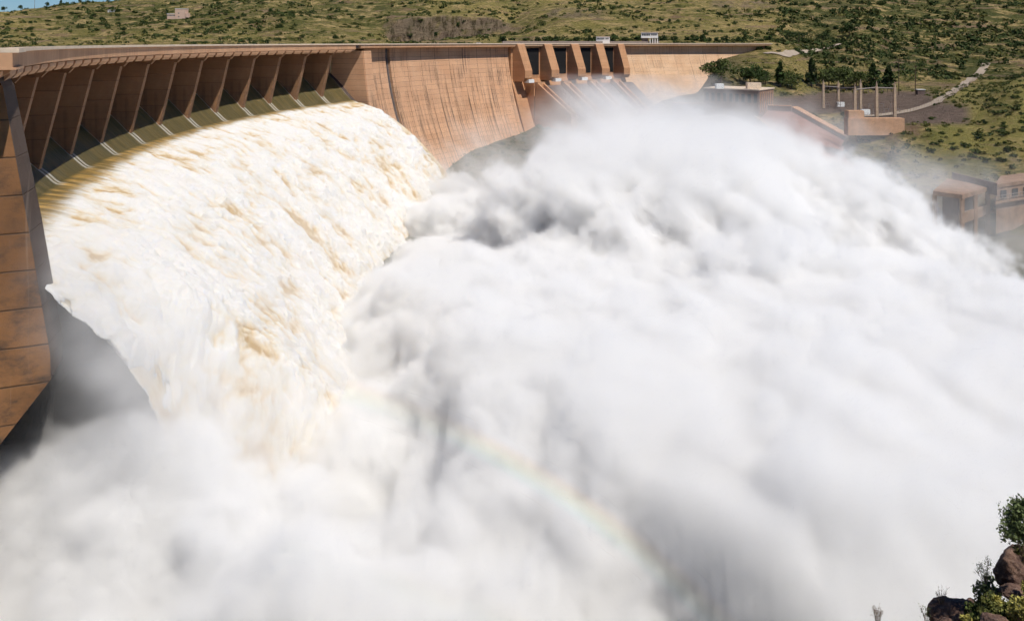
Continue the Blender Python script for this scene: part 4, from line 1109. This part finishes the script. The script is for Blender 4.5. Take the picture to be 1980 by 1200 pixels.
def leafy(px, py, Y, wpx, hpx, label, mat, n, ls, clumps=12, name='leafy_bush', seed=1):
    b_ = P(px, py, Y); W, H = wpx / 2 / F * Y, hpx / F * Y
    root = empty(name, b_); tag(root, label, 'bush'); rr_ = random.Random(seed); mb = MB()
    for i in range(14):
        a = rr_.uniform(0, 6.28); e_ = Vector((math.cos(a) * W * rr_.uniform(.2, .85), math.sin(a) * W * .7, H * rr_.uniform(.5, .92)))
        mb.tube([(0, 0, -.2), e_ * .45 + Vector((0, 0, H * .06)), e_], [.02, .012, .004], 4)
    mb.build('stems', M['twig'], root)
    V, Q = leaf_cloud(RNG, n, (W, W, H * .52), ls, clumps, (0, 0, H * .52), .3)
    np_mesh('leaves', V, Q, mat, root, smooth=False); return root
leafy(1976, 1066, 38, 112, 104, 'leafy green branches reaching in from the right edge', M['leaf_grey'], 2400, .075, 16, seed=2)
leafy(1968, 1000, 38.6, 44, 44, 'upper tip of green branches at the right edge', M['leaf_grey'], 700, .07, 7, seed=3)
twig_bush(1905, 1140, 39.5, 60, 60, 'tall thin leaning stems with sparse leaves beside the tall boulder', 8, M['leaf_grey'], 'leafy_bush', -.35, 220, .05)
leafy(1915, 1180, 39.4, 60, 66, 'grey green low bush behind the prickly pear', M['leaf_grey'], 1500, .07, 12, seed=4)
leafy(1945, 1222, 38, 110, 82, 'dense yellow green bush below the tall dark boulder', M['leaf_pale'], 3200, .075, 16, seed=5)
leafy(1892, 1222, 38.5, 60, 62, 'dark green low bush between the round boulder and the yellow bush', M['leaf_mid'], 1700, .07, 12, seed=6)
leafy(1975, 1222, 37, 64, 66, 'straw coloured dry bush at the bottom right corner', M['dry'], 1700, .065, 12, 'dry_bush', seed=7)
leafy(1978, 1080, 38.4, 50, 24, 'yellow green tuft growing on top of the tall dark boulder', M['leaf_pale'], 700, .06, 8, seed=8)
for i, (px, py, w_, h_) in enumerate([(1832, 1205, 26, 20), (1898, 1192, 20, 18), (1940, 1176, 24, 18), (1955, 1196, 30, 22), (1912, 1160, 16, 14), (1976, 1160, 22, 16)]):
    rock(px, py, 38.6, w_, h_, 'small loose brown stone among the bushes on the near bank', 11 + i)
for i, (px, py, w_, h_, mt) in enumerate([(1925, 1165, 40, 34, 'dry'), (1960, 1180, 44, 30, 'leaf_pale'), (1880, 1205, 40, 30, 'dry'), (1845, 1222, 50, 34, 'leaf_grey'), (1985, 1140, 36, 30, 'dry'), (1905, 1200, 36, 40, 'leaf_mid')]):
    o = leafy(px, py + 14, 38.2, w_, h_, 'small tuft of dry grass and weeds between the near boulders', M[mt], 700, .055, 8, 'grass_tuft', seed=20 + i); o['group'] = 'tufts between the near boulders'
# prickly pear
pp = empty('prickly_pear', P(1912, 1182, 39.2)); tag(pp, 'prickly pear cactus with flat grey green pads in front of the bushes', 'cactus')
rr_ = random.Random(4)
def pad(c_, w_, h_, yaw, tilt):
    bm = bmesh.new(); bmesh.ops.create_icosphere(bm, subdivisions=3, radius=1)
    for v in bm.verts:
        z = v.co.z; wz = 1.0 if z > 0 else 1 + .35 * z
        v.co = Vector((v.co.x * w_ * wz, v.co.y * .035, z * h_ + h_))
    bm.transform(Matrix.Translation(c_) @ Matrix.Rotation(yaw, 4, 'Z') @ Matrix.Rotation(tilt, 4, 'Y'))
    me = bpy.data.meshes.new('pad'); bm.to_mesh(me); bm.free(); me.materials.append(M['cactus'])
    me.polygons.foreach_set('use_smooth', [True] * len(me.polygons)); o = link(bpy.data.objects.new('pad', me), pp)
for i in range(26):
    lvl = i // 7; pad(Vector((rr_.uniform(-.55, .45), rr_.uniform(-.35, .35), -.25 + lvl * .28 + rr_.uniform(-.08, .08))), rr_.uniform(.10, .15), rr_.uniform(.14, .2), rr_.uniform(-.9, .9), rr_.uniform(-.6, .6))
# ------------------------------------------------------------------ mist: density grids filled by geometry nodes
def B(px, py, Y, rx, ry, rz): return (P(px, py, Y), (rx, ry, rz))
CORE = [B(1200, 1120, 138, 34, 30, 20), B(1400, 1050, 140, 46, 38, 25), B(1650, 1080, 140, 44, 36, 23), B(1720, 1060, 152, 36, 32, 24), B(960, 1150, 132, 30, 26, 18),B(1270, 500, 385, 86, 85, 66), B(1530, 560, 390, 74, 72, 60), B(1150, 640, 345, 56, 65, 52), B(1730, 700, 360, 72, 70, 56), B(1330, 820, 290, 90, 80, 60),
        B(1000, 1040, 230, 46, 45, 30), B(1850, 950, 300, 95, 85, 60), B(330, 1100, 150, 34, 26, 22), B(190, 960, 152, 24, 20, 11), B(1400, 1130, 200, 46, 38, 28), B(710, 1000, 190, 28, 25, 23), B(875, 440, 492, 27, 26, 25), B(1530, 1050, 168, 44, 38, 32), B(860, 470, 455, 30, 30, 24), B(700, 1170, 124, 30, 24, 15), B(1330, 345, 430, 60, 52, 38)]
SOFT = [B(1250, 300, 470, 84, 60, 45), B(1450, 360, 440, 84, 60, 40), B(1690, 470, 430, 52, 58, 54), B(980, 420, 480, 62, 50, 50), B(700, 930, 215, 40, 40, 30), B(150, 1000, 165, 60, 30, 30), B(1850, 560, 400, 60, 60, 40), B(330, 850, 165, 26, 22, 18), B(185, 725, 170, 21, 17, 14), B(890, 430, 500, 36, 36, 34), B(1800, 430, 440, 54, 44, 36)]
FAR = [B(1200, 225, 660, 80, 60, 30), B(1420, 250, 620, 75, 50, 30), B(1640, 300, 600, 60, 40, 30)]
mist_mat = bpy.data.materials.new('water_mist'); mist_mat.use_nodes = True
t = NT(mist_mat.node_tree); t.n.clear()
pv = t.node('ShaderNodeVolumePrincipled'); out = t.node('ShaderNodeOutputMaterial')
pv.inputs['Color'].default_value = (.996, .995, .992, 1); pv.inputs['Density'].default_value = .001; pv.inputs['Anisotropy'].default_value = -.12
t.l.new(pv.outputs[0], out.inputs['Volume'])
def mist_volume(name, label, lo, hi, vox, core, soft, fall):
    g = bpy.data.node_groups.new(name + '_field', 'GeometryNodeTree')
    g.interface.new_socket('Geometry', in_out='INPUT', socket_type='NodeSocketGeometry')
    g.interface.new_socket('Geometry', in_out='OUTPUT', socket_type='NodeSocketGeometry')
    G = NT(g); go = G.node('NodeGroupOutput')
    pos = G.node('GeometryNodeInputPosition').outputs[0]
    wn = G.v('SUBTRACT', G.noise(G.v('MULTIPLY', pos, (1, 1, .6)), .013, 5, .62, color=True), (.5, .5, .5))
    q = G.v('ADD', pos, G.v('MULTIPLY', wn, (66, 66, 52)))
    def union(blobs):
        best = None
        for (c, r) in blobs:
            v = G.sub(1.0, G.v('LENGTH', G.v('DIVIDE', G.v('SUBTRACT', q, tuple(c)), tuple(r))))
            best = v if best is None else G.m('SMOOTH_MAX', best, v, .12)
        return best
    qx, qy, qz = G.xyz(q); x, y, z = G.xyz(pos)
    fine = G.noise(G.v('MULTIPLY', pos, (1, 1, .7)), .045, 7, .71)
    st = G.noise(G.comb(G.mul(G.sub(qx, G.mul(z, .75)), .5), G.mul(qy, .6), G.mul(G.add(z, G.mul(qx, .75)), 2.6)), .020, 6, .66)
    wob = G.add(G.mul(G.sub(fine, .5), .8), G.mul(G.sub(st, .5), .85))
    veil = G.add(union(soft), G.mul(wob, 1.3))
    dens = G.mul(G.rng(veil, -.1, .7, 0, 1, True), .022 if core else .018)
    if core:
        best = union(core)
        def rad_d(a, b): return G.sub(R, G.m('SQRT', G.add(G.m('POWER', G.sub(a, CX), 2.0), G.m('POWER', G.sub(b, CY), 2.0))))
        dq, d = rad_d(qx, qy), rad_d(x, y)
        lev = G.sub(-58.0 + .11 * 150, G.mul(qy, .11))
        lev = G.sub(lev, G.rng(dq, 66, 102, 34, 0, True))
        lev = G.sub(lev, G.mul(G.rng(G.sub(qx, G.mul(qy, .42)), 15, 55, 0, 40, True), G.rng(qy, 250, 330, 0, 1, True)))
        best = G.m('SMOOTH_MAX', best, G.mul(G.sub(lev, z), 1 / 20.0), .15)
        nf = G.sub(G.mul(G.sub(G.sub(-58.0, G.mul(.12, G.sub(y, 110.0))), z), 1 / 12.0), G.mul(6.0, G.m('MAXIMUM', G.rng(y, 250, 310, 0, 1, True), G.rng(d, 92, 78, 0, 1, True))))
        best = G.m('SMOOTH_MAX', best, nf, .15)
        best = G.add(best, wob)
        best = G.sub(best, G.rng(y, 112, 72, 0, 2.6, True))
        crest = G.m('ABSOLUTE', G.sub(G.noise(G.v('ADD', pos, G.v('SCALE', wn, scale=14.0)), .06, 5, .62), .5))
        best = G.add(best, G.sub(.09, G.mul(crest, 1.25)))
        core_d = G.rng(best, 0.0, .17, 0, 1, True)
        dens = G.add(dens, G.mul(G.mul(core_d, G.rng(z, -80, -34, 1, .06, True)), .36))
        # spray clinging to the falling sheet
        j = G.sub(d, 4.3)
        ang = G.m('ARCTAN2', G.sub(y, CY), G.sub(CX, x))
        ue = G.m('MULTIPLY', G.sub(30.0, G.mul(G.add(ang, .417), R)), 1 / 30.0); ue = G.m('MINIMUM', G.m('MAXIMUM', ue, 0.0), 1.0)
        kk = G.mul(.0078, G.add(1.0, G.mul(3.0, G.m('POWER', ue, 1.6))))
        zs = G.sub(-36.7, G.add(G.mul(j, .13), G.mul(G.mul(j, j), kk)))
        sl_ = G.m('SQRT', G.add(1.0, G.m('POWER', G.add(.13, G.mul(G.mul(j, 2.0), kk)), 2.0)))
        dist = G.m('DIVIDE', G.sub(z, zs), sl_)
        near = G.mul(G.rng(dist, 9.0, 1.0, 0, 1, True), G.rng(dist, -14.0, -7.0, 0, 1, True))
        span = G.mul(G.rng(ang, -.47, -.40, 0, 1, True), G.rng(ang, .375, .345, 0, 1, True))
        fl = G.noise(pos, .14, 5, .65)
        sp = G.mul(G.mul(near, span), G.mul(G.rng(j, 6, 45, 0, 1, True), G.m('POWER', G.rng(fl, .42, .72, 0, 1), 1.3)))
        dens = G.add(dens, G.mul(sp, .055))
        rim = G.mul(G.mul(G.rng(G.m('ABSOLUTE', dist), 13, 1, 0, 1, True), G.rng(ue, .1, .8, 0, 1, True)), G.mul(G.rng(j, 4, 22, 0, 1, True), G.rng(ang, -.465, -.43, 0, 1, True)))
        dens = G.add(dens, G.mul(G.mul(rim, G.rng(fl, .38, .66, 0, 1)), .085))
    vc = G.node('GeometryNodeVolumeCube')
    G.put(vc.inputs['Density'], G.add(G.mul(dens, 1000.0), .01)); vc.inputs['Min'].default_value = lo; vc.inputs['Max'].default_value = hi
    for k, nm in enumerate(('Resolution X', 'Resolution Y', 'Resolution Z')):
        vc.inputs[nm].default_value = int((hi[k] - lo[k]) / vox)
    sm = G.node('GeometryNodeSetMaterial'); sm.inputs['Material'].default_value = mist_mat
    G.l.new(vc.outputs[0], sm.inputs[0]); G.l.new(sm.outputs[0], go.inputs[0])
    me = bpy.data.meshes.new(name); me.from_pydata([tuple(lo), tuple(hi), ((lo[0] + hi[0]) / 2, lo[1], lo[2])], [], [(0, 1, 2)])
    o = link(bpy.data.objects.new(name, me)); md = o.modifiers.new('fill', 'NODES'); md.node_group = g
    return tag(o, label, 'mist', kind='stuff')
mist_volume('mist', 'white spray cloud billowing up from the gorge below the spillway', (-124, 66, -108), (285, 530, -18), 1.4, CORE, SOFT, True)
mist_volume('drifting_mist', 'thin veil of spray drifting over the outlet chutes and the ramp', (-90, 532, -96), (320, 760, -14), 4.0, None, FAR, False)

# ------------------------------------------------------------------ faint rainbow: its light painted as a tinted absorbing arc over the spray
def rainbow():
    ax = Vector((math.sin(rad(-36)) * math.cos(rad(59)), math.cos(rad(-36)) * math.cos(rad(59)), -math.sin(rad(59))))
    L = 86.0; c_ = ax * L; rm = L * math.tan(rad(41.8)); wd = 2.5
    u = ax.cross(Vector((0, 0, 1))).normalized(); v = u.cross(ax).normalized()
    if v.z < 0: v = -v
    m = bpy.data.materials.new('rainbow_tint'); m.use_nodes = True; t = NT(m.node_tree); t.n.clear()
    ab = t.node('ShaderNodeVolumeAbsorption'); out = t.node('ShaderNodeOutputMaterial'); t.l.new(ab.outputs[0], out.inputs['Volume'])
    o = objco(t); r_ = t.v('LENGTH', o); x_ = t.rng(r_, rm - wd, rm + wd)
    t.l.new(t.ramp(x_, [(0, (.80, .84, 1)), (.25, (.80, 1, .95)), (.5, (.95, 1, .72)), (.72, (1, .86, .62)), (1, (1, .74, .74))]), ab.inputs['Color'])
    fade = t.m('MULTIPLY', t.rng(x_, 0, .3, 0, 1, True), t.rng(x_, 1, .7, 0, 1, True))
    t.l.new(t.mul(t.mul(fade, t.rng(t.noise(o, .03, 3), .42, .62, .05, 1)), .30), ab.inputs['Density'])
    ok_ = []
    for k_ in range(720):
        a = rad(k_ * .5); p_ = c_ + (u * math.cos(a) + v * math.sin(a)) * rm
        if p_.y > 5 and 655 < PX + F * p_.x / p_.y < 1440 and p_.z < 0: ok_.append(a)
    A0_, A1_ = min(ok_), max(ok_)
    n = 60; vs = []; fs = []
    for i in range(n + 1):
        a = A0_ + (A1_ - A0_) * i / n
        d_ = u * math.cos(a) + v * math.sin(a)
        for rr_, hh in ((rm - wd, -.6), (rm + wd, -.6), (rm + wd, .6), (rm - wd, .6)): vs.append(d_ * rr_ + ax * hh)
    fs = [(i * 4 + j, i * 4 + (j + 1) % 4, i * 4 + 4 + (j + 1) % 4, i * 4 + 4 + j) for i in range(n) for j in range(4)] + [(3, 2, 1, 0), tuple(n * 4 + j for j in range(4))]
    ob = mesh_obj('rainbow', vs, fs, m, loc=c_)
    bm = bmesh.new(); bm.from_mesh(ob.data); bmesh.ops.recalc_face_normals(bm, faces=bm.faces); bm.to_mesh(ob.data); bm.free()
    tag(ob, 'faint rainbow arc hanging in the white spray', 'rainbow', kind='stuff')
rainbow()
